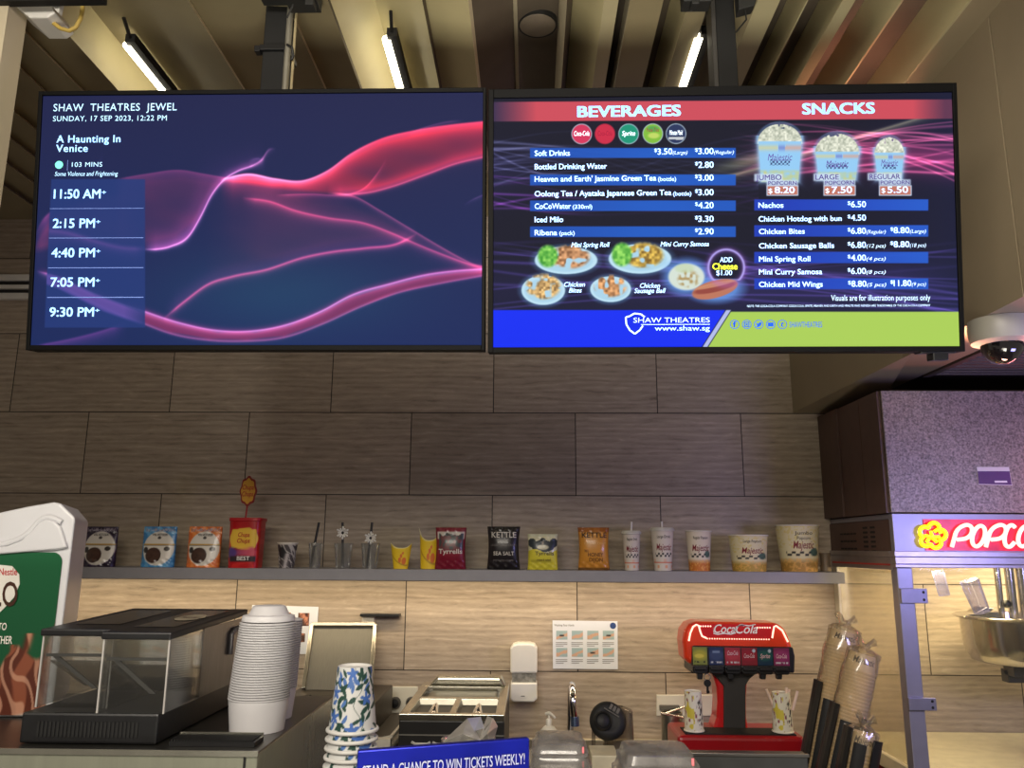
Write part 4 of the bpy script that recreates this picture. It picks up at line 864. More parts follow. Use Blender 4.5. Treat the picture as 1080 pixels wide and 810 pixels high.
m = MB(); wp = lambda x, z: tuple(at(x, z, WF-.0022))
def wtext(m, s, x0, x1, yb, cap, **kw): letter(m, s, x0, x1, 0, cap, lambda x, z: tuple(at(x, yb-z, WF-.0024)), **kw)
wtext(m, 'Washing Your Hands', 584.5, 605.5, 660.4, 2.2, bold=.03)
for j in range(2):
    for i in range(4):
        for q in range(3): a, b = at(586.2+i*16.4, 678+j*18+q*1.8, WF-.0023), at(598.4+i*16.4-(q == 2)*4, 677.4+j*18+q*1.8, WF-.0023); m.add([(a[0], a[1], a[2]), (b[0], a[1], a[2]), (b[0], a[1], b[2]), (a[0], a[1], b[2])], [(0, 1, 2, 3)])
m.build('lettering', pm('ink_grey', (128, 128, 126), .6), hn)
m = MB(); q = at(646.5, 660, WF-.0022); m.add([(q[0]+.0135*math.cos(t), q[1], q[2]+.0135*math.sin(t)) for t in np.linspace(0, 2*PI, 20, endpoint=False)], [tuple(range(20))]); m.build('badge', pm('badge_blue', (40, 66, 120), .5), hn)
# sockets
def socket_plate(label, px, name='socket_plate', group='wall socket plates'):
    t = thing(name, label, 'wall socket', tuple(at((px[0]+px[2])/2, px[3], WY)), group)
    MB().prism(P([(px[0], px[1]), (px[2], px[1]), (px[2], px[3]), (px[0], px[3])]), WY-.010, WY).build('plate', pm('socket_cream', (214, 210, 196), .4, var=.03), t, bevel=.003); return t
t = socket_plate('small white wall socket plate behind the blue leaf cups', (392, 726, 402, 751)); a = at(398, 742, WY); MB().box(float(a[0])-.012, float(a[0])+.012, WY-.013, WY-.009, float(a[2])-.01, float(a[2])+.02).build('switch', blackm, t)
t = socket_plate('double white wall socket with two black plugs beside the topping warmer', (405, 724, 441, 752))
for xq in (416, 433): 
    a = at(xq, 742, 3.6); m = MB(); m.T = Matrix.Translation((float(a[0]), WY-.010, float(a[2]))) @ Matrix.Rotation(PI/2, 4, 'X')
    m.lathe([(0, 0), (.022, 0), (.024, .012), (.018, .034), (0, .036)], 20).build('plug', black, t, smooth=True)
t = socket_plate('long white wall plate with a grey lever behind the red soda dispenser', (692.3, 732.6, 754, 755)); a, b = at(695, 749, WY), at(716, 742, WY)
MB().box(float(a[0]), float(b[0]), WY-.016, WY-.009, float(a[2])+.0, float(a[2])+.024).build('recess', pm('recess_grey', (96, 92, 84), .5), t, bevel=.004); MB().tube([(float(a[0])+.01, WY-.02, float(a[2])+.004), (float(b[0]), WY-.05, float(a[2])+.02)], .006, 8).build('lever', pm('lever_grey', (70, 68, 64), .4), t)

# ================================================================== BACK COUNTER
CZ = .79; CY0 = 2.5; XM = float(at(944, 582, 3.01)[0])
bc = thing('back_counter', 'stainless back counter under the shelf', 'counter', (-.4, 3.1, 0))
MB().box(-2.3, XM-.03, CY0, WY-.001, CZ-.04, CZ).build('worktop', pm('counter_steel', (120, 120, 114), .35, .9, scale=14, stretch=(12, 1, 1)), bc, bevel=.003)
MB().box(-2.28, XM-.04, CY0+.04, WY-.01, .08, CZ-.04).build('cabinet', pm('cabinet_steel', (110, 108, 104), .45, .7), bc)
MB().box(-2.28, XM-.04, CY0+.09, WY-.01, .0, .08).build('plinth', blackm, bc)
a = at(612, 785, 3.60); MB().box(-.5, X(712, 3.6, 785), 3.615, WY-.001, CZ, float(at(650, 780.5, 3.615)[2])).build('upstand', pm('upstand_cream', (196, 186, 160), .5), bc, bevel=.003)

# soda dispenser
DY = 3.20
cc = at(783, 776, DY); k = mpp(783, 720, DY); dx = float(cc[0])
sdm = thing('soda_dispenser', 'red and black six valve soda dispenser on the back counter', 'soda dispenser', (dx, DY, CZ))
def dp(px, Y=DY): return [(float(at(x, y, Y)[0]), float(at(x, y, Y)[2])) for x, y in px]
sod = pm('soda_red', (190, 26, 30), .28, var=.05, coat=.3); sodo = pm('soda_orange_red', (222, 58, 26), .3, var=.05, coat=.3)
head = [(719, 676), (720.5, 665), (726, 657.5), (734, 655), (770, 655.5), (815, 656.5), (823, 658.5), (829, 667), (834, 680), (834.5, 699), (727, 701), (721, 694)]
MB().prism(dp(head), DY-.02, DY+.12).build('head', sodo, sdm, bevel=.02, seg=4)
MB().prism(dp([(728.5, 657.8), (819, 658.8), (813.5, 673.5), (741.5, 672), (738.5, 670), (735.5, 660)], DY-.023), DY-.0245, DY-.0185).build('header_panel', pm('header_red', (206, 24, 34), .25, coat=.3, var=.03), sdm, bevel=.001)
def outl(pts, r_, name, mat): MB().tube([tuple(at(x, y, DY-.026)) for x, y in pts], r_, 8).build(name, mat, sdm, smooth=True)
glow = pm('light_line', (255, 214, 190), .4, emit=1.2, var=.02)
outl([(726.5, 676), (728, 668), (731, 661), (734.5, 658.8), (737, 660), (738.5, 666), (740.5, 671), (745, 673)], .0034, 'light_line', glow)
outl([(814.5, 673), (815.5, 666), (816.5, 661), (818.5, 660), (825, 665), (831, 677)], .0034, 'light_line', glow)
m = MB()
for x in np.arange(739, 751, 2.6): m.ball(tuple(at(x, 660.5, DY-.026)), .0032, .002, .0032, 8, 5)
for x in np.arange(799, 814, 2.6): m.ball(tuple(at(x, 662, DY-.026)), .0032, .002, .0032, 8, 5)
for x in np.arange(746, 813, 2.6): m.ball(tuple(at(x, 673.6+(x-746)*.012, DY-.026)), .0028, .002, .0028, 8, 5)
m.build('light_dots', glow, sdm)
m = MB()
def dput(yb): return lambda x, z: tuple(at(x, yb-z, DY-.0262))
letter(m, 'Coca', 753, 775.5, 0, 9, lambda x, z: tuple(at(x, 667.6-z, DY-.0262)), bold=.05, shear=.3); letter(m, 'Cola', 776, 799, 0, 9.6, lambda x, z: tuple(at(x, 668-z, DY-.0262)), bold=.05, shear=.3)
def rib(pts, w_):
    for (x0, y0), (x1, y1) in zip(pts, pts[1:]): m.add([tuple(at(x0, y0+w_, DY-.0262)), tuple(at(x1, y1+w_, DY-.0262)), tuple(at(x1, y1-w_, DY-.0262)), tuple(at(x0, y0-w_, DY-.0262))], [(0, 1, 2, 3)])
rib([(752.5, 668), (757, 669), (764, 668), (771, 668.8), (776, 667.5)], .6); rib([(774, 664.6), (776.6, 664.3)], .8); rib([(752.6, 662), (752.3, 665), (753.5, 668)], .9); rib([(776, 661.5), (782, 659), (790, 660), (797, 658.5)], .5)
m.build('lettering', pm('lettering_white', (246, 240, 232), .4, var=.01), sdm)
MB().prism(dp([(728.6, 680), (833.6, 681.5), (835.5, 691), (835, 708.5), (727.4, 708.8)]), DY-.035, DY+.12).build('valve_panel', black, sdm, bevel=.006, seg=3)
for i, (xa, xb, c1, c2, tx, noz) in enumerate(((731, 745.5, (122, 128, 66), (176, 166, 62), None, 738), (748.2, 762.5, (36, 48, 84), (60, 74, 110), None, None), (765, 780.5, (146, 44, 58), (176, 60, 74), 'Coca-Cola', 770), (782.5, 798, (128, 34, 48), (150, 30, 50), 'Coca-Cola', None), (799.5, 814.5, (26, 50, 74), (36, 92, 84), 'Sprite', 804.5), (816.5, 832, (124, 44, 84), (150, 60, 110), 'Coca-Cola', 821.5))):
    yo = (xa-731)*.012
    vb = MB().prism(dp([(xa-1, 701.5+yo), (xb+1, 701.5+yo), (xb+1, 707.5+yo), (xb-1, 710.5+yo), (xa+1, 710+yo), (xa-1, 707+yo)], DY-.05), DY-.06, DY-.02).build('valve', black, sdm, bevel=.003)
    a, b = at(xa, 701+yo, DY-.0365), at(xb, 682.5+yo, DY-.0365)
    def lab(U, V, c1=c1, c2=c2, i=i):
        img = base(U, c1); img = blend(img, ell(U, V, .5, .55, .5, .3, .6)*.8, c2)
        if i in (1, 2, 5): img = blend(img, rct(U, V, .12, .9, .10, .2, .03)*(noise2(U*20, V*2, i) > .35), (196, 196, 200))
        if i == 1: img = blend(img, rct(U, V, .25, .75, .68, .8, .05)*.5, (170, 190, 216))
        if i == 0: img = blend(img, rct(U, V, .1, .85, .12, .2, .03)*(noise2(U*9, V*2, 4) > .5), (40, 46, 40)); img = blend(img, ell(U, V, .45, .5, .32, .12, .3), (206, 190, 80))
        if i in (3, 4): img = blend(img, ell(U, V, .8, .82, .1, .1, .2), (176, 190, 206))
        return img
    printed('flavour_label', lambda U, V, a=a, b=b: (a[0]+(b[0]-a[0])*U, np.full(U.shape, DY-.0365), a[2]+(b[2]-a[2])*V), 25, 31, lab, paintmat('label_gloss', .25), vb, smooth=False)
    if tx:
        m = MB(); letter(m, tx, xa+2.2, xb-2.2, 0, 4.4, lambda x, z, yo=yo, i=i: tuple(at(x, (693.2 if i != 2 else 690.5)+yo-z, DY-.0372)), shear=.25, bold=.02); m.build('lettering', pm('label_ink', (206, 170, 176) if tx[0] == 'C' else (170, 210, 200), .5), vb)
    if noz: MB().prism(dp([(noz-3.2, 709), (noz+3.2, 709), (noz+2.6, 716.3), (noz-2.6, 716.3)], DY-.045), DY-.055, DY-.028).build('nozzle', black, vb, bevel=.003)
    MB().box(*[float(q) for q in (at(xa+1, 704, DY-.06)[0], at(xb-1, 704, DY-.06)[0])], DY-.075, DY-.06, float(at(xa, 706+yo, DY-.06)[2]), float(at(xa, 703.5+yo, DY-.06)[2])).build('lever', pm('lever_black', (34, 34, 38), .3), vb, bevel=.002)
col_ = [(749, 708), (798, 708.5), (793, 714), (788.5, 720), (787.5, 735), (787.5, 757), (790, 770), (752, 770), (756, 757), (757, 740), (756, 725), (753, 715)]
MB().prism(dp(col_), DY+.0, DY+.1).build('column', sod, sdm, bevel=.012, seg=3)
MB().prism(dp([(748.5, 708.8), (799, 709), (791, 716), (786.5, 723), (786.5, 770), (763.5, 770), (763.5, 724), (757, 716)], DY-.01), DY-.012, DY+.03).build('column_front', pm('column_grey', (52, 50, 50), .4), sdm, bevel=.004)
zt = float(at(780, 768, DY)[2]); xa, xb = X(715, DY-.13, 780), X(851, DY-.13, 785)
MB().box(xa, xb, DY-.13, DY+.11, CZ+.001, zt).build('drip_base', pm('drip_red', (150, 16, 24), .3, var=.06, coat=.3), sdm, bevel=.016, seg=3)
MB().box(xa+.03, xb-.03, DY-.115, DY-.01, zt, zt+.004).build('drip_grid', blackm, sdm)
kk = at(745.8, 714.5, DY-.05); m = MB(); m.tube([(kk[0]+.012*math.cos(t), kk[1], kk[2]+.012*math.sin(t)) for t in np.linspace(0, 2*PI, 18, endpoint=False)], .002, 6, closed=True); m.build('key_ring', chrome, sdm)
m = MB(); k2 = at(746, 720.5, DY-.05); m.T = Matrix.Translation(Vector(k2)) @ Matrix.Rotation(PI/2, 4, 'X'); m.lathe([(0, -.004), (.013, -.004), (.013, .004), (0, .004)], 18); m.build('key', black, sdm)
m = MB(); m.box(k2[0]-.004, k2[0]+.004, k2[1]-.002, k2[1]+.002, k2[2]-.036, k2[2]-.008); m.box(k2[0]+.003, k2[0]+.007, k2[1]-.002, k2[1]+.002, k2[2]-.034, k2[2]-.026); m.build('key_blade', pm('key_steel', (60, 60, 60), .3, .8), sdm)

# paper cups at the dispenser
def leafcup(U, V):
    x = (U-.5)*2*PI; img = base(U, (222, 216, 200)); n = noise2(x*2.4+7, V*7, 12); img = blend(img, (n > .66)*(x < -.1), (206, 190, 70)); img = blend(img, (noise2(x*7, V*10, 3) > .8)*.8, (120, 40, 50)); n2 = noise2(x*9, V*16, 8); img = blend(img, ell(x, V, .55, .48, .42, .3, .2)*(n2 > .5), (48, 42, 44)); return img
def paper_cup(label, px, yt, yb, w, Y, zb, group=None):
    k = mpp(px, yt, Y); zt_ = float(at(px, yt, Y)[2]); h = zt_-zb; r = thing('paper_cup', label, 'paper cup', (0, 0, 0), group)
    cup_part(r, w*.44*k, w*.5*k, h, leafcup); rim(r, w*.5*k, .003, cw, .003); MB().lathe([(0, h-.004), (w*.43*k, h-.004), (w*.44*k, h)], 32, caps=False).build('cup_base', cw, r); r.location = (X(px, Y, yb), Y, zb); return r, k, h
zc = zt+.005
paper_cup('paper cup upside down on the left end of the soda dispenser base', 732.5, 728.5, 779, 20, DY-.08, zc)
r, k, h = paper_cup('paper cup holding pink straws at the right end of the soda dispenser base', 826.5, 730, 783, 21, DY-.08, zc); bx_, by_ = r.location.x, r.location.y
for i, (x0, x1, yt) in enumerate(((818, 808, 727), (829, 829.5, 725), (831, 832, 727), (836, 841, 729), (824, 820, 729))):
    a = at(x0, 752, DY-.08+.010*(i % 3)); b = at(x1, yt, DY-.08+.010*(i % 3)); a[2] = zc+h*.55
    tag(MB().tube([tuple(a), tuple(b)], .0055, 8).build('drinking_straw', pm('straw_pink', (222, 196, 180), .45), None, smooth=True), ('pink straw leaning far left out of the cup', 'pink straw upright in the middle of the cup, the taller one', 'pink straw just right of the upright one in the cup', 'pink straw leaning right out of the cup', 'pink straw leaning slightly left out of the cup')[i], 'straw', 'straws in the cup')
# steel napkin box with tongs
NB = 3.37; a, b = at(701, 778, NB), at(719, 753, NB)
nb = thing('steel_canister', 'small steel canister with tongs on top left of the soda dispenser', 'canister', (float(a[0])+.035, NB, CZ))
MB().lathe([(0, 0), (.040, 0), (.042, .01), (.042, float(b[2])-CZ), (.038, float(b[2])-CZ), (.037, .02), (0, .02)], 28, (float((a[0]+b[0])/2), NB+.03, CZ+.001), caps=False).build('canister', steel, nb, smooth=True)
m = MB(); zq = float(b[2]); q0 = (float(a[0])-.01, NB, zq+.02); m.tube([tuple(at(701, 753, NB-.01)), tuple(at(722, 745.5, NB+.03))], .0045, 6); m.tube([tuple(at(697, 752, NB-.01)), tuple(at(721, 757, NB-.01))], .0045, 6); m.build('tongs', pm('tong_steel', (206, 204, 196), .25, .9), nb)

# topping warmer
tw = thing('topping_warmer', 'black and steel countertop topping warmer with two sunken pans', 'food warmer', (float(at(478, 752, 2.75)[0]), 3.05, CZ))
f0, f1 = at(421, 752.5, 2.75), at(532, 752.5, 2.75); ztw = float(f0[2]); yb = 3.38; xl_, xr_ = float(f0[0]), float(f1[0])
MB().box(xl_, xr_, 2.75, yb, CZ+.001, ztw-.02).build('body', pm('warmer_black', (40, 39, 38), .4, .3), tw, bevel=.004)
m = MB(); r0 = .028
m.box(xl_, xr_, 2.745, 2.745+.03, ztw-.02, ztw); m.box(xl_, xr_, yb-.1, yb, ztw-.02, ztw); m.box(xl_, xl_+.03, 2.775, yb-.1, ztw-.02, ztw); m.box(xr_-.03, xr_, 2.775, yb-.1, ztw-.02, ztw); m.box((xl_+xr_)/2-.01, (xl_+xr_)/2+.01, 2.775, 3.02, ztw-.02, ztw); m.box(xl_+.03, xr_-.03, 3.02, 3.06, ztw-.02, ztw)
m.build('top_frame', pm('warmer_steel', (190, 186, 172), .25, 1.), tw, bevel=.002)
for xa, xb in ((xl_+.03, (xl_+xr_)/2-.01), ((xl_+xr_)/2+.01, xr_-.03)):
    m = MB(); zf = ztw-.07
    m.add([(xa, 2.775, ztw-.002), (xb, 2.775, ztw-.002), (xb, 3.02, ztw-.002), (xa, 3.02, ztw-.002), (xa+.015, 2.79, zf), (xb-.015, 2.79, zf), (xb-.015, 3.0, zf), (xa+.015, 3.0, zf)], [(4, 5, 6, 7), (0, 1, 5, 4), (1, 2, 6, 5), (2, 3, 7, 6), (3, 0, 4, 7)])
    pn = m.build('pan', pm('pan_steel', (150, 146, 132), .38, .9), tw); m = MB(); m.tube([(xa+.05, 2.85, ztw-.03), (xa+.06, 2.95, ztw-.012), ((xa+xb)/2, 2.98, ztw-.012), (xb-.06, 2.95, ztw-.012), (xb-.05, 2.85, ztw-.03)], .006, 8); m.ball(((xa+xb)/2, 2.9, ztw-.03), .025, .03, .012); m.build('ladle', chrome, pn, smooth=True)
m = MB(); m.box(xl_+.04, xr_-.04, 3.06, 3.26, ztw-.03, ztw-.012); m.build('rear_pan', pm('rear_pan_steel', (120, 118, 108), .3, 1.), tw, bevel=.01)
m = MB(); m.prism([(xl_+.03, ztw+.0), (xr_-.01, ztw+.0), (xr_-.03, ztw+.035), (xl_+.06, ztw+.035)], 3.28, 3.36); m.build('folded_lid', MATS['warmer_steel'], tw, bevel=.01, seg=3)
m = MB()
for cxq in (.27, .47):
    for j in range(4): z_ = ztw-.085-j*.022; x_ = xl_+(xr_-xl_)*(cxq-.14); m.tube([(x_, 2.745, z_), (x_+.012, 2.738, z_-.004), (x_+.05, 2.738, z_-.004), (x_+.058, 2.745, z_)], .0045, 6)
m.build('louvres', pm('louvre_steel', (206, 204, 196), .3, .3), tw)
m = MB(); m.box(xl_, xr_, 2.747, 2.75, ztw-.066, ztw-.062); m.build('seam', pm('seam_light', (110, 108, 100), .4), tw)

# grill machine with rods, leaning tray above
gm = thing('roller_grill', 'dark countertop grill with steel rods behind the blue leaf cups', 'grill', (float(at(370, 740, 3.1)[0]), 3.2, CZ))
gz = float(at(350, 733, 3.3)[2]); ga, gb = float(at(296, 740, 3.2)[0]), float(at(398, 740, 3.2)[0])
MB().box(ga, gb, 3.0, 3.55, CZ+.001, gz).build('body', pm('grill_brown', (62, 56, 50), .4, .3), gm, bevel=.004)
m = MB(); gx = float(at(421, 750, 3.0)[0])
MB().box(gb+.002, gx+.0, 2.85, 3.5, CZ+.001, CZ+.12).build('rack_body', pm('rack_dark', (52, 48, 42), .5), gm)
for i in range(4):
    z_ = gz-.045-.03*i; m.tube([(gb+.004, 2.84, z_-.03), (gx-.01, 2.9, z_-.02), (gx+.02, 3.45, z_)], .007, 8)
m.box(gb+.004, gx+.0, 2.83, 2.86, CZ+.12, CZ+.17); m.build('rods', pm('rod_steel', (214, 208, 194), .3, .2), gm, smooth=False)
tr = thing('steel_tray', 'flat rectangular steel tray leaning upright against the wall bar', 'tray', tuple(at(355, 732, 3.40)))
a, b, c_, d = [np.array(at(x, y, Y)) for x, y, Y in ((320.5, 730.5, 3.40), (391, 731.5, 3.40), (396, 660, 3.58), (329.5, 660, 3.58))]
zz = gz+.002; 
for q in (a, b): q[2] = zz
n_ = np.cross(b-a, d-a); n_ = n_/np.linalg.norm(n_); n_ = n_ if n_[1] < 0 else -n_
m = MB(); m.hexa([tuple(q) for q in (a, b, b-n_*.004, a-n_*.004, d, c_, c_-n_*.004, d-n_*.004)]); m.build('sheet', steel_h, tr)
m = MB()
for p0, p1 in ((a, d), (b, c_), (d, c_)):
    u_ = (p1-p0)/np.linalg.norm(p1-p0); s_ = np.cross(u_, n_)
    m.hexa([tuple(p0-s_*.008), tuple(p0+s_*.008), tuple(p0+s_*.008+n_*.016), tuple(p0-s_*.008+n_*.016), tuple(p1-s_*.008), tuple(p1+s_*.008), tuple(p1+s_*.008+n_*.016), tuple(p1-s_*.008+n_*.016)])
m.build('rim', pm('tray_rim', (160, 156, 146), .3, 1.), tr, bevel=.002)
m = MB(); m.tube([tuple(at(327, 733, 3.0-.01)), tuple(at(329, 745, 2.99)), tuple(at(332, 756, 2.985))], .0035, 6); tag(m.build('hanging_cable', blackm, None), 'thin black cable hanging below the steel tray', 'cable')

# tap, soap pump, jug
tp_ = thing('tap', 'chrome swan neck tap on the back counter', 'tap', (X(603, 3.5, 775), 3.5, CZ)); tx = X(603, 3.45, 720); tz = Z(719, 3.42, 603)
m = MB(); m.tube([(X(601.5, 3.5, 770), 3.5, CZ)]+[(X(602, 3.5, 745), 3.5, tz-.14)]+[(tx, 3.43-.07*-math.cos(t), tz-.075+.06*math.sin(t)) for t in np.linspace(0, PI, 12)]+[(tx+.006, 3.36, tz-.13)], .0150, 12); m.build('spout', chrome, tp_, smooth=True)
MB().lathe([(0, 0), (.026, 0), (.026, .012), (.015, .02), (.015, .05), (0, .05)], 24, (X(601.5, 3.5, 770), 3.5, CZ+.0005), caps=False).build('base', chrome, tp_, smooth=True)
m = MB(); m.tube([(tx+.006, 3.36, tz-.12), (tx+.007, 3.36, tz-.155)], .0175, 14); m.build('aerator', pm('aerator_blue', (120, 140, 176), .2, .8), tp_, smooth=True)
py_ = 2.95; k = mpp(579, 770, py_); pz = Z(751.5, py_, 579); r = thing('soap_pump', 'white round soap pump bottle beside the tap', 'soap bottle', (X(579, py_, 770), py_, CZ)); pxx = X(579, py_, 770)
MB().lathe([(0, 0), (10*k, 0), (10.5*k, .02), (10.5*k, pz-CZ-24*k), (9*k, pz-CZ-18*k), (6*k, pz-CZ-14.5*k), (3.4*k, pz-CZ-13*k), (0, pz-CZ-13*k)], 28, (pxx, py_, CZ+.0005), caps=False).build('bottle', pm('pump_white', (226, 220, 206), .35, var=.02), r, smooth=True)
m = MB(); m.lathe([(3*k, 0), (3.2*k, 6*k), (2.2*k, 7*k), (1.2*k, 7*k), (1.2*k, 11*k), (0, 11*k)], 20, (pxx, py_, pz-13*k)); m.build('collar', MATS['pump_white'], r, smooth=True)
m = MB(); m.tube([(pxx-3.5*k, py_+.005, pz-1.6*k), (pxx, py_, pz-.6*k), (pxx+3*k, py_-.012, pz-1.4*k), (pxx+6.2*k, py_-.03, pz-3.4*k)], [1.6*k, 1.9*k, 1.5*k, 1.1*k], 10); m.build('nozzle', MATS['pump_white'], r, smooth=True)
JY = 2.95; k = mpp(650, 770, JY); jz = Z(745, JY, 655); jx = X(652, JY, 770)
jg = thing('blender_jug', 'clear blender jug with its round black lid facing out', 'jug', (jx, JY, CZ)); jug = glassy('smoky_jug', tint=(196, 190, 180), fac=.07, rough=.12, haze=.16, body=(150, 142, 132))
def ring(z, hx, hy, rr=.2, n=32): return [(jx+hx*math.copysign(abs(math.cos(t))**.5, math.cos(t)), JY+hy*math.copysign(abs(math.sin(t))**.5, math.sin(t)), z) for t in np.linspace(0, 2*PI, n, endpoint=False)]
m = MB(); ztop = jz-4*k; m.add(ring(CZ+.001, 17*k, .055)+ring(ztop, 15*k, .05), [tuple(range(31, -1, -1))]+[(i, (i+1) % 32, 32+(i+1) % 32, 32+i) for i in range(32)]); m.add(ring(ztop, 15*k, .05)+ring(ztop+.012, 6*k, .03), [(i, (i+1) % 32, 32+(i+1) % 32, 32+i) for i in range(32)]); m.build('jar', jug, jg, smooth=True)
m = MB(); m.tube([tuple(at(x, y, JY-.07)) for x, y in ((626, 768), (626, 788), (628.5, 792.5), (633, 793.5), (635, 797), (635.5, 806))], .006, 8); m.build('handle', jug, jg, smooth=True)
lc = np.array(at(641, 760.5, JY-.085)); T_ = Matrix.Translation(Vector(lc)) @ Matrix.Rotation(math.radians(70), 4, 'X') @ Matrix.Rotation(.12, 4, 'Y')
m = MB(); m.T = T_; R1 = 18.6*k; m.lathe([(0, -.02), (R1*.8, -.02), (R1, -.008), (R1*1.02, .006), (R1*.9, .016), (R1*.72, .022), (R1*.55, .022)]+[(R1*.5, .02), (0, .02)], 40, caps=False); m.build('lid', blackm, jg, smooth=True)
m = MB(); m.T = T_ @ Matrix.Translation((-.022, -.004, .02)); m.lathe([(R1*.52, 0), (R1*.5, .012), (R1*.42, .016), (R1*.36, .010), (R1*.3, .014), (0, .015)], 32); m.build('lid_knob', pm('knob_black', (24, 23, 23), .6), jg, smooth=True)
m = MB(); m.T = T_ @ Matrix.Translation((.018, .035, .022)) @ Matrix.Rotation(-.5, 4, 'Z')
for i in range(3): m.box(-.016+i*.013, -.007+i*.013, -.008, .010, 0, .003)
m.box(-.03, .026, -.016, -.013, 0, .004); m.build('lid_vents', pm('vent_grey', (96, 92, 86), .3), jg)
ib = thing('steel_box', 'low stainless steel box on the counter in front of the soda dispenser', 'steel box', (X(782, 2.75, 800), 2.75, CZ)); zi = float(at(782, 795.5, 2.65)[2])
m = MB(); xa, xb = X(712, 2.65, 800), X(852, 2.65, 800); m.box(xa, xb, 2.65, 2.70, CZ+.001, zi); m.build('body', pm('box_steel', (120, 122, 116), .4, .8), ib, bevel=.003); MB().box(xa-.004, xb+.004, 2.645, 2.655, zi-.006, zi+.003).build('lip', steel, ib, bevel=.001)
cbd = MB().box(X(622, 2.8, 800), X(650, 2.8, 800), 2.72, 2.86, CZ+.001, float(at(636, 797, 2.72)[2])).build('cutting_board_block', pm('cream_plastic', (206, 196, 166), .5), None, bevel=.004); tag(cbd, 'cream plastic block in front of the clear jug', 'block')
# ================================================================== POPCORN MACHINE AND HOOD
MF = 3.01; XR = 2.75
f3 = lambda px, py: (float(at(px, py, MF)[0]), float(at(px, py, MF)[2]))
zs1, zs0 = f3(941, 541.5)[1], f3(944, 583)[1]; zr0 = f3(945, 598.5)[1]; DECK = float(at(1000, 772, WY)[2]); zh1 = f3(945, 412)[1]
lav = pm('machine_metal', (150, 148, 160), .38, .55, var=.05)
pop = thing('popcorn_machine', 'large glass popcorn machine with a glowing pink neon sign and steel kettle', 'popcorn machine', (XM+.6, 3.3, 0))
dark_side = pm('machine_side_brown', (92, 68, 60), .5, .2)
m = MB(); m.box(XM, XR, MF, MF+.03, zs0, zs1); m.box(XM+.004, XR, MF+.03, WY-.002, zs1-.02, zs1); m.box(XR-.02, XR, MF+.03, WY-.002, zs0, zs1-.02); m.build('sign_box', lav, pop, bevel=.002)
sv = MB().box(XM, XM+.02, MF+.031, WY-.002, zs0, zs1-.021).build('side_panel', dark_side, pop)
m = MB()
for j in range(3):
    for i in range(5): m.box(XM-.0015, XM+.001, 3.52-i*.035-.026, 3.52-i*.035, zs1-.07-j*.03, zs1-.063-j*.03)
for j in range(7): m.box(XM-.0015, XM+.001, 3.17, 3.21, zs1-.05-j*.018, zs1-.042-j*.018); m.box(XM-.0015, XM+.001, 3.24, 3.28, zs1-.05-j*.018, zs1-.042-j*.018)
m.build('vent_slots', blackm, pop)
m = MB(); rz = (zs0, zr0); m.box(XM-.008, XR, MF-.012, MF+.03, zs0-.014, zs0+.006); m.box(XM-.004, XR, MF-.006, MF+.03, zr0+.012, zs0-.014); m.box(XM-.008, XR, MF-.012, MF+.03, zr0, zr0+.012)
m.box(XM-.008, XM+.02, MF+.03, WY-.002, zs0-.014, zs0+.006); m.box(XM-.004, XM+.02, MF+.03, WY-.002, zr0-.01, zs0-.014); m.build('rail', pm('rail_steel', (168, 160, 162), .35, .8), pop, bevel=.002)
MB().box(XM-.006, XM-.0042, MF+.04, WY-.02, zr0+.006, zr0+.012).build('red_stripe', pm('stripe_red', (180, 40, 40), .4), pop)
m = MB(); pw = .056; m.box(XM, XM+pw, MF, MF+.05, DECK, zr0); m.build('post', lav, pop, bevel=.003)
MB().box(XM, XM+.045, WY-.05, WY-.002, DECK, zr0-.01).build('post', pm('post_alu', (200, 194, 180), .4, .6), pop, bevel=.002)
MB().box(XR-pw, XR, MF, MF+.05, DECK, zr0).build('post', lav, pop, bevel=.003)
for (x0, y0, x1, y1) in ((949, 620.5, 975.5, 636), (957, 735.5, 985, 748.5)):
    a, b = f3(x0, y1), f3(x1, y0); h_ = MB().box(a[0], b[0], MF-.016, MF-.001, a[1], b[1]).build('hinge', pm('hinge_grey', (140, 138, 150), .4, .6), pop, bevel=.002); m = MB()
    for q in (.25, .75): m.ball((b[0]-.014, MF-.016, a[1]+(b[1]-a[1])*q), .005, .003, .005, 10, 6)
    m.build('bolt', blackm, h_)
MB().box(XM+pw+.004, XR-pw-.004, MF+.012, MF+.018, DECK+.004, zr0-.004).build('front_glass', glass, pop)
MB().box(XM+.010, XM+.015, MF+.052, WY-.052, DECK+.004, zr0-.012).build('side_glass', glassy('side_glass', tint=(250, 248, 240), fac=.05, rough=.08, haze=.06, body=(220, 206, 160)), pop)
MB().box(XM, XR, MF, WY-.002, DECK-.05, DECK).build('deck', pm('deck_cream', (214, 204, 172), .35), pop, bevel=.003)
MB().box(XM+.01, XR-.01, MF+.02, WY-.002, .0, DECK-.05).build('base_cabinet', pm('base_red', (120, 30, 30), .45), pop)
MB().box(XM+.02, XR-.02, MF+.031, WY-.003, zs0-.02, zs0-.01).build('inner_top', pm('inner_top_metal', (150, 146, 170), .22, .9, var=.25, scale=60), pop)
MB().box(XM+.1, XM+.5, 3.2, 3.3, zs0-.045, zs0-.021).build('lamp', pm('machine_lamp', (255, 226, 160), .4, emit=3.), pop)
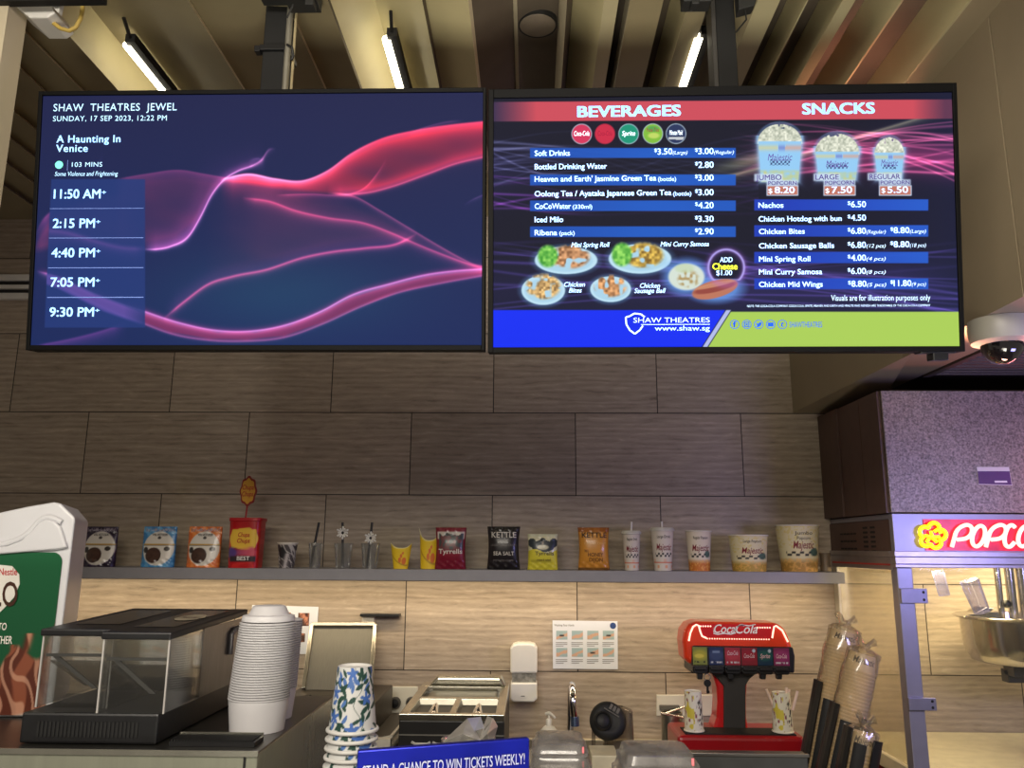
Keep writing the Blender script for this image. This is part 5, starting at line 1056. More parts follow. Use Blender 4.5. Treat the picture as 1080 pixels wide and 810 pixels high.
# neon sign
a, b = f3(976, 580.5), f3(1230, 549); MB().box(a[0], b[0], MF-.004, MF-.0005, a[1], b[1]).build('sign_panel', pm('sign_red', (196, 14, 44), .3, emit=.55, var=.25, scale=14), pop)  # panel emission stands in for neon light reflected on the red backing
def npath(pts, sx=0): return [(float(at(930+(x+sx)/7.2, 530+y/7.2, MF-.018)[0]), MF-.018, float(at(930+(x+sx)/7.2, 530+y/7.2, MF-.018)[2])) for x, y in pts]
def smooth_path(P, n=6):
    P = [np.array(p) for p in P]; out = []
    for i in range(len(P)-1):
        p0, p1, p2, p3 = P[max(i-1, 0)], P[i], P[i+1], P[min(i+2, len(P)-1)]
        for t in np.linspace(0, 1, n, endpoint=False): out.append(tuple(.5*((2*p1)+(-p0+p2)*t+(2*p0-5*p1+4*p2-p3)*t*t+(-p0+3*p1-3*p2+p3)*t**3)))
    return out+[tuple(P[-1])]
neon = pm('neon_pink', (255, 186, 172), .4, emit=1.7, var=.04); neony = pm('neon_yellow', (255, 226, 24), .4, emit=1.6, var=.06); rn = .0072
Pst = [(532, 338), (548, 280), (566, 222), (600, 186), (648, 170), (682, 190), (680, 236), (640, 272), (572, 282)]
Ost = [(735+46*math.cos(t)+(255-(255+78*math.sin(t)))*.22, 255+78*math.sin(t)) for t in np.linspace(-1.3, 5.1, 22)]
Cst = [(1012, 190), (990, 172), (960, 186), (938, 236), (932, 290), (946, 330), (976, 334), (1008, 302)]
Rst = Pst; 
m = MB()
for st in (npath(Pst), npath(Ost), npath(Pst, 258), npath(Cst), npath(Ost, 350), npath(Rst, 635), npath([(590, 278), (640, 338)], 635), npath([(532, 338), (580, 175), (640, 338), (690, 172)], 820)): m.tube(smooth_path(st), rn, 10)
m.build('neon_letters', neon, pop, smooth=True)
m = MB(); ctr = (384, 252); m.tube(npath([(ctr[0]+(58+46*abs(math.cos(2.5*t+.3))**.55)*math.cos(t), ctr[1]+(56+42*abs(math.cos(2.5*t+.3))**.55)*math.sin(t)) for t in np.linspace(0, 2*PI, 80, endpoint=False)]), .0075, 8, closed=True)
for st in ([(330, 250), (380, 262), (440, 262)], [(384, 262), (372, 215)], [(400, 220), (430, 205), (448, 235)], [(384, 270), (420, 300)], [(360, 275), (340, 300)]): m.tube(smooth_path(npath(st)), .0058, 8)
m.build('neon_flower', neony, pop, smooth=True)
# kettle
KY = 3.28; kc = at(1078, 650, KY); kz = float(kc[2]); kr = float(at(1078, 650, KY)[0]-at(1014, 650, KY)[0]); kx = float(kc[0]); kb = kz-float(at(1078, 648, KY)[2]-at(1078, 697, KY)[2])
kt = MB().lathe([(0, kb-kz), (kr*.72, kb-kz), (kr*.82, kb-kz+.008), (kr*.88, kb-kz+.03), (kr*.915, kb-kz+.07), (kr*.94, -.012), (kr, -.008), (kr*1.04, 0), (kr, .004), (kr*.9, .0), (kr*.82, kb-kz+.04), (0, kb-kz+.02)], 56, (kx, KY, kz), caps=False).build('kettle', pm('kettle_steel', (206, 202, 194), .16, 1., var=.05), pop, smooth=True)
m = MB(); a = at(1016, 647, KY); m.prism([(float(a[0])-.02, kz), (float(a[0])+.06, kz+.004), (float(a[0])+.10, kz+.03), (float(a[0])+.07, kz+.035), (float(a[0])+.03, kz+.014)], KY-.04, KY+.04); m.build('kettle_flap', MATS['kettle_steel'], kt, bevel=.002)
m = MB()
for px, rr in ((1053.5, .012), (1066, .017), (1079, .022)): x = X(px, KY, 620); m.tube([(x, KY, kz-.02), (x, KY, zs0-.03)], rr, 14)
m.build('hanger_tube', pm('hanger_steel', (214, 210, 204), .15, 1.), kt, smooth=True)
kn = at(1062, 637, KY-.05); MB().ball(tuple(kn), .016, .016, .016).build('knob', black, kt, smooth=True)
m = MB(); m.box(X(1062, KY, 712), kx+.06, KY-.05, KY+.02, Z(712, KY, 1065), Z(702, KY, 1065)); m.box(X(1062, KY, 712), kx+.3, KY-.01, KY+.04, Z(720, KY, 1065), Z(706, KY, 1065)); m.build('arm', pm('arm_dark', (60, 56, 52), .4, .5), kt, bevel=.002)
m = MB()
for (p0, p1, r0, r1) in (((1022, 612), (1036, 646), .035, .028), ((989, 602), (996, 628), .022, .02)):
    a, b = at(*p0, 3.15), at(*p1, 3.15); m.tube([tuple(a), tuple(b)], [r0, r1], 14)
m.build('plastic_funnel', glassy('funnel_plastic', tint=(226, 226, 240), fac=.10, rough=.1, haze=.10, body=(190, 190, 230)), pop, smooth=True)

# hood above the machine
hd = thing('exhaust_hood', 'speckled grey exhaust hood with a brown side above the popcorn machine', 'hood', (XM+.6, 3.3, zs1))
def speckle():
    m_ = pm('speckled_steel', (138, 126, 122), .45, .25, var=.55, scale=150, bump=.15); return m_
hx0 = XM-.001
MB().box(hx0, XR, MF, MF+.012, zs1+.004, zh1).build('front_panel', speckle(), hd, bevel=.002)
m = MB(); yy = [WY-.002, 3.42, 3.2, MF+.013]
for i in range(3): m.box(XM-.02 if i == 0 else XM-.012, XM+.02, yy[i+1]+.002, yy[i]-.002, zs1+.003, zh1)
m.box(XM+.02, XR, MF+.013, WY-.002, zh1-.02, zh1); m.box(XM+.0205, XR, WY-.03, WY-.002, zs1+.003, zh1-.02); m.build('side_panel', pm('hood_brown', (88, 66, 58), .55), hd)
q = wall_poly([(1030, 492.5), (1064, 492.5), (1067.5, 512), (1032, 511)], MF-.002)
MB().prism(q, MF-.003, MF-.0005).build('sticker', pm('sticker_white', (206, 198, 206), .4), hd)
MB().prism(wall_poly([(1031, 497), (1064.7, 497), (1067, 511.4), (1032.3, 510.3)], MF-.0035), MF-.004, MF-.0031).build('sticker_print', pm('sticker_purple', (84, 50, 104), .4), hd)
MB().prism(wall_poly([(1049, 507), (1062, 507), (1062.4, 509), (1049.2, 509)], MF-.0045), MF-.005, MF-.0041).build('sticker_line', pm('sticker_line', (220, 214, 224), .4), hd)
m = MB(); letter(m, 'Hood', 1032, 1044, 0, 2.4, lambda x, z: tuple(at(x, 496.2-z, MF-.0034)))
# dome camera
ddY = 2.40; dc = at(1055, 350, ddY); dz = 2.27; k = mpp(1055, 350, ddY)
dm = thing('dome_camera', 'white dome security camera under the bulkhead', 'security camera', (float(dc[0]), ddY, dz))
zc_ = lambda py: float(at(1055, py, ddY)[2])
MB().lathe([(0, dz-.001), (30*k, dz-.001), (31*k, zc_(345)), (31*k, zc_(352)), (29*k, zc_(361)), (21*k, zc_(364)), (0, zc_(364))], 44, (float(dc[0]), ddY, 0), caps=False).build('housing', pm('camera_white', (160, 156, 146), .4, var=.03), dm, smooth=True)
MB().lathe([(20.5*k*math.cos(t), zc_(363.5)-22*k*math.sin(t)) for t in np.linspace(0, PI/2, 12)], 40, (float(dc[0]), ddY, 0), caps=False).build('dome', pm('dome_smoked', (20, 19, 20), .06, coat=.6, spec=.8), dm, smooth=True)
m = MB()
for an in (-2.5, -.65): m.ball((float(dc[0])+28*k*math.cos(an), ddY+28*k*math.sin(an), zc_(358)), .004, .004, .004, 8, 5)
m.build('screw', black, dm)

# ================================================================== CUP SLEEVES IN BLACK HOLDERS
filmw = glassy('sleeve_film', tint=(238, 234, 222), fac=.10, rough=.12, haze=.10, body=(236, 220, 190))
def frame_T(p, d):
    d = Vector(d).normalized(); x = Vector((1, 0, 0)); x = (x-d*x.dot(d)).normalized(); y = d.cross(x); return Matrix.Translation(Vector(p)) @ Matrix(((x.x, y.x, d.x, 0), (x.y, y.y, d.y, 0), (x.z, y.z, d.z, 0), (0, 0, 0, 1)))
def sleeve(idx, hb, ht, st, Y, R_, labh, labs):
    a = np.array(at(*hb, Y)); b = np.array(at(*ht, Y)); c = np.array(at(*st, Y)); d = (b-a)/np.linalg.norm(b-a); L1 = np.linalg.norm(b-a); L2 = np.dot(c-a, d)
    t0 = (CZ+.012-a[2])/d[2]; o = a+d*max(t0, -9); L1 -= t0; L2 -= t0+.085
    hz = thing('cup_holder', labh, 'cup holder', (float(o[0]), Y, CZ), 'black cup holders')
    T_ = frame_T(o, d); m = MB(); m.T = T_; n = 40; Rh = R_+.006
    # open channel: three strips of a tube with gaps between them
    for a0, a1, top in ((-.5, .8, L1*.86), (1.15, 3.75, L1), (3.95, 4.6, L1*.86), (4.95, 5.7, L1*.94)):
        ks = np.linspace(a0, a1, 12); vs = []; 
        for t in ks:
            for rr in (Rh, Rh+.006):
                for z in (0, top): vs.append((rr*math.cos(t), rr*math.sin(t), z))
        fs = []
        for i in range(11):
            p = i*4; q = p+4; fs += [(p, q, q+1, p+1), (p+2, p+3, q+3, q+2), (p+1, q+1, q+3, p+3), (p, p+2, q+2, q)]
        fs += [(0, 1, 3, 2), (44, 46, 47, 45)]; m.add(vs, fs)
    m.build('holder', black, hz)
    m = MB(); m.box(float(o[0])-R_-.03, float(o[0])+R_+.03, Y-R_-.02, Y+R_+.02, CZ+.0005, CZ+.012); m.build('foot', black, hz, bevel=.002)
    sl = thing('cup_sleeve', labs, 'stack of cups', (float(o[0]), Y, CZ), 'plastic wrapped cup sleeves')
    m = MB(); m.T = T_; prof = []; n = int((L2-.03)/.011); z = .02
    for i in range(n): prof += [(R_*.88, z), (R_*.955, z+.007), (R_*.955, z+.0095)]; z += .011
    zt_ = z; prof += [(R_*.86, z), (R_*.74, z+.05), (R_*.70, z+.052), (R_*.68, z+.045), (0, z+.045)]
    m.lathe([(0, .02)]+prof, 32, caps=False); m.build('cups', pm('sleeve_cups', (226, 202, 166), .5, var=.05), sl, smooth=False)
    m = MB(); m.T = T_
    for s_, yy_ in (('Majestic', zt_+.022), ):
        letter(m, s_, -1.0, .75, yy_, .02, lambda x, z_: ((R_*.81)*math.sin(x), -(R_*.81)*math.cos(x), z_), bold=.04, shear=.25)
    for r_ in (.012, .036): m.tube([((R_*.83-r_*.25)*math.sin(t), -(R_*.83-r_*.25)*math.cos(t), zt_+r_) for t in np.linspace(-1.2, 1.2, 14)], .0012, 6)
    m.build('cup_print', pm('cup_print_grey', (84, 72, 68), .5), sl)
    m = MB(); m.T = T_; rs = np.random.RandomState(idx); prof = [(R_*1.0, .03)]
    for z in np.linspace(.05, zt_, 26): prof.append((R_*(1.0+.035*rs.rand()), z))
    prof += [(R_*.95, zt_+.02), (R_*.86, zt_+.06), (R_*.62, zt_+.068), (R_*.30, zt_+.075), (R_*.42, zt_+.085), (R_*.66, zt_+.10)]
    nn = 30; vs = []; fs = []
    for i in range(nn):
        t = 2*PI*i/nn
        for j, (rr, z) in enumerate(prof):
            w_ = 1+(.03*math.sin(5*t+j*1.3)+.02*math.sin(11*t+j*2.1))*(1 if j < len(prof)-5 else 5); vs.append((rr*w_*math.cos(t), rr*w_*math.sin(t), z+(.012*math.sin(4*t) if j == len(prof)-1 else 0)))
    kq = len(prof)
    for i in range(nn):
        for j in range(kq-1): fs.append((i*kq+j, ((i+1) % nn)*kq+j, ((i+1) % nn)*kq+j+1, i*kq+j+1))
    m.add(vs, fs); m.build('wrapper', filmw, sl, smooth=True)
sleeve(1, (866, 800), (880, 722), (903, 652), 2.92, 17*mpp(890, 700, 2.92), 'black cup holder standing furthest back, nearest the soda dispenser', 'plastic wrapped sleeve of cups furthest back, nearest the soda dispenser')
sleeve(2, (884, 812), (898, 746), (917, 674), 2.77, 17.5*mpp(905, 700, 2.77), 'black cup holder in the middle of the three', 'plastic wrapped sleeve of cups in the middle, tallest beside the steel post')
sleeve(3, (900, 830), (911, 770), (913, 757), 2.62, 16*mpp(910, 770, 2.62), 'front black cup holder, lowest of the three', 'short sleeve of cups in the lowest front holder')

# ================================================================== FRONT COUNTER, LEFT SIDE
FZ = 1.0
fc = thing('front_counter', 'service counter in front of the customer', 'counter', (-.3, 1.5, 0))
MB().box(-2.2, .75, .95, 1.96, FZ-.04, FZ).build('worktop', pm('front_top_dark', (60, 56, 52), .3), fc, bevel=.003); MB().box(-2.18, .73, 1.0, 1.95, .0, FZ-.04).build('front', pm('front_panel_brown', (80, 66, 56), .5), fc)
CBY = 1.42; cb = at(272, 793, CBY); CBZ = float(at(200, 791.5, CBY)[2]); CX1 = float(cb[0])
cab_ = thing('steel_cabinet', 'low stainless steel cabinet carrying the bins and the stacked lids', 'cabinet', (-1.0, 1.6, FZ))
m = MB(); m.box(-1.75, CX1, CBY, 1.93, FZ+.001, CBZ-.004); m.build('body', pm('cabinet_side_steel', (168, 170, 152), .25, .55, var=.06, scale=10, stretch=(8, 8, 1)), cab_, bevel=.002)
m = MB(); m.box(-1.75, CX1+.002, CBY-.002, 1.932, CBZ-.004, CBZ); m.build('top', pm('cabinet_top', (92, 90, 86), .3, .9), cab_, bevel=.0015)
a = at(257, 800, CBY); MB().box(float(a[0]), float(a[0])+.004, CBY-.0015, CBY+.001, FZ+.01, CBZ-.006).build('seam', blackm, cab_)
MB().box(-1.75, CX1+.001, CBY-.004, CBY-.001, CBZ-.008, CBZ+.001).build('edge_strip', pm('edge_bright', (206, 204, 190), .25, 1.), cab_)
# bins
bn = thing('topping_bins', 'pair of clear fronted bins with black lids on a black base', 'dispenser bins', (X(130, 1.6, 780), 1.6, CBZ))
BF = 1.45; BB = 1.83; f1 = lambda px, py, Y=BF: (float(at(px, py, Y)[0]), float(at(px, py, Y)[2]))
bl, br_ = f1(21, 770)[0], f1(166, 770)[0]; bz = f1(90, 752)[1]
MB().box(bl, br_, BF, BB+.02, CBZ+.001, bz).build('base', black, bn, bevel=.004)
m = MB()
for i in range(26): x = bl+.03+i*(br_-bl-.06)/26; m.box(x, x+.0035, BF-.0015, BF+.001, CBZ+.012, bz-.014)
m.build('base_vents', blackm, bn)
lz0, lz1 = f1(145, 674.5)[1], f1(145, 666.5)[1]; xm_ = f1(105.5, 700)[0]
steel_d = pm('bin_steel', (112, 108, 106), .28, .9, var=.1, stretch=(1, 8, 1))
for x0, x1, Y0, nm in ((f1(27, 700)[0], xm_-.003, BF+.045, 'left'), (xm_+.003, f1(178, 690)[0], BF, 'right')):
    ym = Y0+.15
    b_ = thing('tmp', 'x', 'x') if False else None
    # clear front box: five thin sheets
    m = MB(); t_ = .003; m.box(x0, x1, Y0, Y0+t_, bz, lz0); m.box(x0, x0+t_, Y0+t_, ym, bz, lz0); m.box(x1-t_, x1, Y0+t_, ym, bz, lz0)
    bx_ = m.build('clear_front', acryl, bn)
    ae = pm('acrylic_edge', (196, 192, 188), .15, .3); MB().box(x0-.001, x0+.0018, Y0-.001, Y0+.0018, bz, lz0).build('edge', ae, bx_); MB().box(x1-.0018, x1+.001, Y0-.001, Y0+.0018, bz, lz0).build('edge', ae, bx_)
    m = MB(); m.box(x0, x0+t_, ym, BB, bz, lz0+.006); m.box(x0+t_, x1-t_, BB-t_, BB, bz, lz0+.006); m.build('clear_rear', acryl, bn)
    m = MB(); m.box(x1-t_, x1, ym, BB, bz, lz0+.006); m.build('side_sheet', steel_d if nm == 'right' else glassy('divider_smoke', tint=(226, 222, 216), fac=.06, rough=.1), bn)
    m = MB(); zq = lz0-.034; m.hexa([(x0+.005, Y0+.02, zq-.012), (x1-.005, Y0+.02, zq-.012), (x1-.005, ym, bz+.012), (x0+.005, ym, bz+.012), (x0+.005, Y0+.02, zq-.010), (x1-.005, Y0+.02, zq-.010), (x1-.005, ym, bz+.014), (x0+.005, ym, bz+.014)]); m.build('chute', glassy('chute_plastic', tint=(240, 238, 234), fac=.05, rough=.2, haze=.04), bn)
    m = MB(); m.box(x0+.004, x1-.004, Y0+.006, Y0+.010, lz0-.036, lz0-.031); dx_ = (x1-x0); m.hexa([(x0+.012, Y0+.012, lz0-.036), (x0+.024, Y0+.012, lz0-.036), (x0+.024, Y0+.016, lz0-.036), (x0+.012, Y0+.016, lz0-.036)][::-1]+[(x0+dx_*.72, Y0+.012, bz+.03), (x0+dx_*.72+.010, Y0+.012, bz+.03), (x0+dx_*.72+.010, Y0+.016, bz+.03), (x0+dx_*.72, Y0+.016, bz+.03)][::-1]); m.build('strut', pm('strut_dark', (52, 50, 48), .5), bn)
    m = MB(); zr_ = .012; m.hexa([(x0-.004, Y0-.006, lz0), (x1+.004, Y0-.006, lz0), (x1+.004, BB, lz0+zr_), (x0-.004, BB, lz0+zr_), (x0-.004, Y0-.006, lz1), (x1+.004, Y0-.006, lz1), (x1+.004, BB, lz1+zr_), (x0-.004, BB, lz1+zr_)]); ld = m.build('lid', black, bn, bevel=.003)
    m = MB(); e = .004/.38; f_ = lambda x, y: (x, y, lz1+(y-Y0)/(BB-Y0+.006)*zr_+.0012)
    m.add([f_(x0+.02, Y0+.06), f_(x1-.02, Y0+.06), f_(x1-.02, BB-.05), f_(x0+.02, BB-.05)], [(0, 1, 2, 3)]); m.build('lid_window', pm('lid_window', (84, 60, 46) if nm == 'right' else (60, 58, 56), .12, var=.3, scale=8), ld)
    if nm == 'right':
        lc_ = f_((x0+x1)/2+.01, Y0+.2); m = MB(); m.add([(lc_[0]+.026*math.cos(t)*(1+.08*math.cos(9*t)), lc_[1]+.05*math.sin(t), f_(0, lc_[1]+.05*math.sin(t))[2]+.001) for t in np.linspace(0, 2*PI, 36, endpoint=False)], [tuple(range(36))]); m.build('lid_badge', pm('badge_cream', (150, 140, 120), .4), ld)
        m = MB(); letter(m, 'Toppings', lc_[0]-.02, lc_[0]+.02, 0, .02, lambda x, z: (x, lc_[1]-.01+z, f_(0, lc_[1]-.01+z)[2]+.0016), bold=.03, shear=.2); m.build('lettering', pm('badge_ink', (70, 40, 34), .5), ld)
        m = MB(); xx = x1+.004; m.tube([(xx, 1.74, lz0-.06), (xx, 1.74, lz0-.02), (xx, 1.76, lz0-.012), (xx, 1.80, lz0-.012)], .005, 8); m.build('side_handle', pm('handle_grey', (96, 94, 96), .35, .5), bn, smooth=True)
# drip tray right of the bins
dx0, dx1 = X(182, 1.46, 782), X(290, 1.46, 782)
dt = thing('drip_tray', 'flat black ribbed drip tray in front of the stacked lids', 'tray', ((dx0+dx1)/2, 1.5, CBZ))
m = MB(); m.box(dx0, dx1-.03, 1.445, 1.49, CBZ+.0005, CBZ+.008); m.build('body', black, dt)
m = MB()
for i in range(30): x = dx0+.003+i*(dx1-.036-dx0)/30; m.box(x, x+.0025, 1.446, 1.489, CBZ+.008, CBZ+.011)
m.build('ribs', blackm, dt); MB().box(dx0, dx1-.03, 1.49, 1.493, CBZ+.0005, CBZ+.014).build('lip', MATS['edge_bright'], dt)
# stacked lids
LY = 1.58; k = mpp(270, 740, LY); lx, lzb = X(270.5, LY, 776), CBZ
foam = pm('lid_white', (206, 204, 206), .45, var=.02)
tubt = thing('lid_tub', 'white tub at the foot of the stack of white lids', 'tub', (lx, LY, lzb))
MB().lathe([(0, .0005), (27.5*k, .0005), (30.5*k, 29*k), (30.5*k, 31*k), (28*k, 31*k), (26*k, 3*k), (0, 3*k)], 40, (lx, LY, lzb), caps=False).build('tub', foam, tubt, smooth=True)
nl = 31; zlo = lzb+31*k; zhi = float(at(280, 655, LY)[2]); pit = (zhi-zlo)/nl
l0 = thing('cup_cover', 'x', 'lid', (0, 0, 0), 'white lids in the tall front stack')
MB().lathe([(30.6*k, .0), (31.4*k, .0012), (31.4*k, pit*.62), (30.2*k, pit*.75), (28.5*k, pit*.8), (26*k, pit*.8), (22*k, pit*1.1), (17*k, pit*1.1), (16.5*k, pit*.9), (0, pit*.9)], 40, (0, 0, 0), caps=False).build('lid', foam, l0, smooth=True)
lean = 5*k
def lid_at(o, i, n, dx=0, dy=0, z0=0, lab=None):
    f = i/n; o.location = (lx+dx+lean*f, LY+dy, z0+i*pit); s_ = 1-.07*f; o.scale = (s_, s_, 1); o['label'] = lab; return o
lid_at(l0, 0, nl, z0=zlo, lab='white plastic lid within the tall front stack of lids beside the bins')
for i in range(1, nl): o = dup(l0, (0, 0, 0)); lid_at(o, i, nl, z0=zlo, lab='white plastic lid within the tall front stack of lids beside the bins')
top = thing('cup_cover', 'white raised cap on top of the tall front stack of lids', 'lid', (0, 0, 0)); s_ = .9
MB().lathe([(27.5*k, 0), (27.8*k, .004), (26.5*k, .010), (21*k, .012), (17*k, .026), (15*k, .028), (0, .028)], 40, caps=False).build('cap', foam, top, smooth=True); top.location = (lx+lean, LY, zlo+nl*pit+.001)
n2 = 30; l2 = dup(l0, (0, 0, 0), 0, None, 'white lids in the second stack behind')
tub2 = dup(tubt, (lx-.018, LY+.11, lzb), 0, 'white tub at the foot of the rear stack of white lids')
lid_at(l2, 0, nl, -.018, .11, zlo, 'white plastic lid in the rear stack, showing at the right of the front stack')
for i in range(1, n2): o = dup(l2, (0, 0, 0)); lid_at(o, i, nl, -.018, .11, zlo, 'white plastic lid in the rear stack, showing at the right of the front stack')

# drink machine at the far left
MY = 1.66; g = lambda px, py, Y=MY: (float(at(px, py, Y)[0]), float(at(px, py, Y)[2]))
dmn = thing('drink_machine', 'white drink machine with a green front panel at the left edge', 'drink machine', (g(-20, 780)[0], MY+.1, CBZ))
mw = pm('machine_white', (206, 206, 210), .3, var=.02)
zb_ = CBZ+.001; xr0 = g(80.5, 655)[0]
xr0 = g(66, 655)[0]; xbk = float(at(81, 655, 1.94)[0])-xr0
body = [g(-190, 575), (g(-190, 575)[0], zb_), (xr0, zb_), g(79.5, 546), g(70, 537), g(64, 531), g(57, 529.5), g(30, 534), g(0, 540.5), g(-60, 552)]
m = MB().prism(body, MY, 1.94); nb0 = len(body); sf = (body[2][0]+xbk-(-1.7))/(body[2][0]-(-1.7))
m.v = [(v[0]*1 if i < nb0 else -1.7+(v[0]+1.7)*sf, v[1], v[2]) for i, v in enumerate(m.v)]
m.build('body', mw, dmn, bevel=.006, seg=3)
m = MB(); m.tube(smooth_path([(*g(x, y)[:1], MY-.002, g(x, y)[1]) for x, y in ((-60, 582), (-20, 578), (5, 574), (22, 568), (33, 560), (42, 550), (50, 546), (58, 547), (66, 551))]), .006, 8); m.tube(smooth_path([(*g(x, y)[:1], MY-.002, g(x, y)[1]) for x, y in ((36, 563), (43, 559.5), (50, 559), (56, 561), (62, 567))]), .0035, 8)
m.build('ridge', mw, dmn, smooth=True)
m = MB(); pts = [g(x, y) for x, y in ((-190, 590), (-60, 582), (-20, 578), (5, 574), (22, 568), (33, 560), (42, 550), (50, 546), (58, 547), (66, 551), (74, 572), (-190, 577))]
m.prism([g(x, y) for x, y in ((-190, 590), (-20, 580), (10, 576), (25, 570), (36, 560), (44, 551), (51, 547.5), (60, 550), (66, 556), (73, 577.5), (62, 579.5), (-190, 600))], MY-.010, MY-.0005); m.build('front_fascia', mw, dmn, bevel=.004, seg=3)
ax0, azb = g(-190, 600)[0], zb_+.004; xe = g(66.5, 590)[0]; zt_ = g(30, 582.5)[1]
def milo(U, V):
    xx = ax0+(xe-ax0)*U; zz = azb+(zt_-azb)*V; P = np.stack([xx, np.full(U.shape, MY-.002), zz], -1); PX, PY = proj(P)
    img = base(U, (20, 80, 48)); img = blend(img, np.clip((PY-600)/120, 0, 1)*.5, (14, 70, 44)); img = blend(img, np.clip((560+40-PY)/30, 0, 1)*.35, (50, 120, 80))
    wx = PX+5*np.sin(PY/11)+3*np.sin(PX/7+PY/19); n = .5+.5*np.sin(wx/4.2+PY/16+3*noise2(PX/16, PY/18, 5)); n2 = .5+.5*np.sin(wx/2.6-PY/12+4*noise2(PX/14, PY/20, 8))
    edge = 702-18*np.sin(PX/9)-.9*(PX-10)*(PX > 8); br = np.clip((PY-edge)/5, 0, 1)*(PY < 760-.25*PX)
    br = np.maximum(br, np.exp(-((PX-(16+(PY-660)*-.12))/2.2)**2)*(PY > 680)*(PY < 705)); br = np.maximum(br, np.exp(-((PX-(34-(PY-660)*.30))/4)**2)*(PY > 668)*(PY < 720))
    img = blend(img, br, (84, 40, 28)); img = blend(img, br*np.clip((n-.5)*4, 0, 1)*.75, (146, 84, 60)); img = blend(img, br*np.clip((n2-.72)*6, 0, 1)*.7, (196, 150, 124))
    img = blend(img, np.clip((PY-(757-.25*PX))/4, 0, 1), (176, 170, 166)); img = blend(img, np.clip((PY-(773-.3*PX))/3, 0, 1), (60, 84, 60))
    return img
def milo_S(U, V):
    xx = ax0+(xe-ax0)*U; zz = azb+(zt_-azb)*V; r_ = .020
    cx_, cz_ = xe-r_, zt_-r_; d = np.sqrt(np.maximum(xx-cx_, 0)**2+np.maximum(zz-cz_, 0)**2); f = np.where((d > r_) & (xx > cx_) & (zz > cz_), r_/np.maximum(d, 1e-6), 1.)
    return np.where(f < 1, cx_+(xx-cx_)*f, xx), np.full(U.shape, MY-.0025), np.where(f < 1, cz_+(zz-cz_)*f, zz)
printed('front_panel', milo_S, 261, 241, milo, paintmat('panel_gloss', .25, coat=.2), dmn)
em = [(-90, 640), (-80, 606), (-50, 594), (-20, 600), (0, 595.5), (14, 597), (21.5, 606), (22, 616), (16, 630), (6, 641), (1, 646), (-1.5, 651), (-5, 645), (-40, 652)]
MB().prism([g(x, y) for x, y in em], MY-.0045, MY-.003).build('emblem', pm('emblem_white', (216, 212, 204), .4), dmn)
m = MB(); dp_ = lambda yb, Y=MY-.0052: (lambda x, z: tuple(at(x, yb-z, Y)))
letter(m, 'MILO', -30, 18.5, 0, 25, dp_(639), bold=.06, shear=.08); m.build('lettering', pm('lettering_brown', (62, 34, 22), .4), dmn)
m = MB(); letter(m, 'Nestle', -1, 18, 0, 7, dp_(606.5), bold=.03); m.build('lettering', pm('lettering_red', (176, 36, 44), .4), dmn)
m = MB(); letter(m, 'DESIGNED TO', -35, 7, 0, 7.4, dp_(664.5, MY-.004), bold=.02, shear=.2); letter(m, 'GO TOGETHER', -33, 12.5, 0, 8, dp_(679, MY-.004), bold=.02, shear=.2); m.build('lettering', MATS['ink_white'], dmn)

# blue leaf cups
BY = 1.56; k = mpp(371, 770, BY); zr1 = float(at(371, 770, BY)[2]); hC = float(at(374, 702, BY)[2])-zr1; bxp = X(370.5, BY, 770)
def leaf_print(U, V):
    x = (U-.5)*2*PI*1.15; y = V*3.6; img = base(U, (212, 212, 210)); rs = np.random.RandomState(11)
    for q in range(150):
        cx_, cy_, an, L_, W_ = rs.uniform(-3.7, 3.7), rs.uniform(-.1, 3.7), rs.uniform(-1.2, 1.2)+PI/2, rs.uniform(.26, .42), rs.uniform(.10, .15)
        dx_, dy_ = x-cx_, y-cy_; u_ = dx_*math.cos(an)+dy_*math.sin(an); v_ = -dx_*math.sin(an)+dy_*math.cos(an); w_ = W_*np.clip(1-(u_/L_)**2, 0, 1)
        img = blend(img, np.clip((w_-np.abs(v_-.25*u_*u_))/.02, 0, 1)*(w_ > .004), (30, 66, 56) if q % 3 else (74, 112, 176))
    for fx, fy in ((.1, 3.25), (-2.2, 1.2), (1.0, 1.9), (.2, .25), (2.6, 2.7), (-1.0, 2.2), (-.9, .9)):
        for p_ in range(5):
            an = p_*2*PI/5+.4; dx_, dy_ = x-fx, y-fy; u_ = dx_*math.cos(an)+dy_*math.sin(an)-.2; v_ = -dx_*math.sin(an)+dy_*math.cos(an); img = blend(img, np.clip((1-(u_/.22)**2-(v_/.10)**2)*4, 0, 1), (64, 104, 178))
    st = np.abs(x-.25*np.sin(y*3)-.5) < .018; img = blend(img, st*.9, (36, 74, 62)); return img
c0 = thing('leaf_cup', 'white paper cup with blue flowers and green leaves, upside down on top of its stack', 'paper cup', (0, 0, 0), 'blue leaf paper cups in one stack')
cup_part(c0, 17.8*k, 25*k, hC, leaf_print, nu=181, nv=61); rim(c0, 25.6*k, .002, pm('rim_white', (220, 218, 214), .45), .0036); MB().lathe([(0, hC-.004), (16.6*k, hC-.004), (17.2*k, hC+.0005), (17.9*k, hC)], 40, caps=False).build('cup_base', MATS['rim_white'], c0, smooth=True)
c0.location = (bxp+.002, BY, zr1)
pc = 8.9*k; nC = int((zr1-FZ)/pc)
nth = ['first', 'second', 'third', 'fourth', 'fifth']
for i in range(1, nC+1):
    lab = 'leaf printed paper cup, %s rim below the top cup of the blue stack' % nth[i-1] if i <= 5 else 'leaf printed paper cup low in the stack behind the blue card'
    o = dup(c0, (bxp+.002-.0006*i, BY, zr1-pc*i if i < nC else FZ+.004), .35*i, lab)
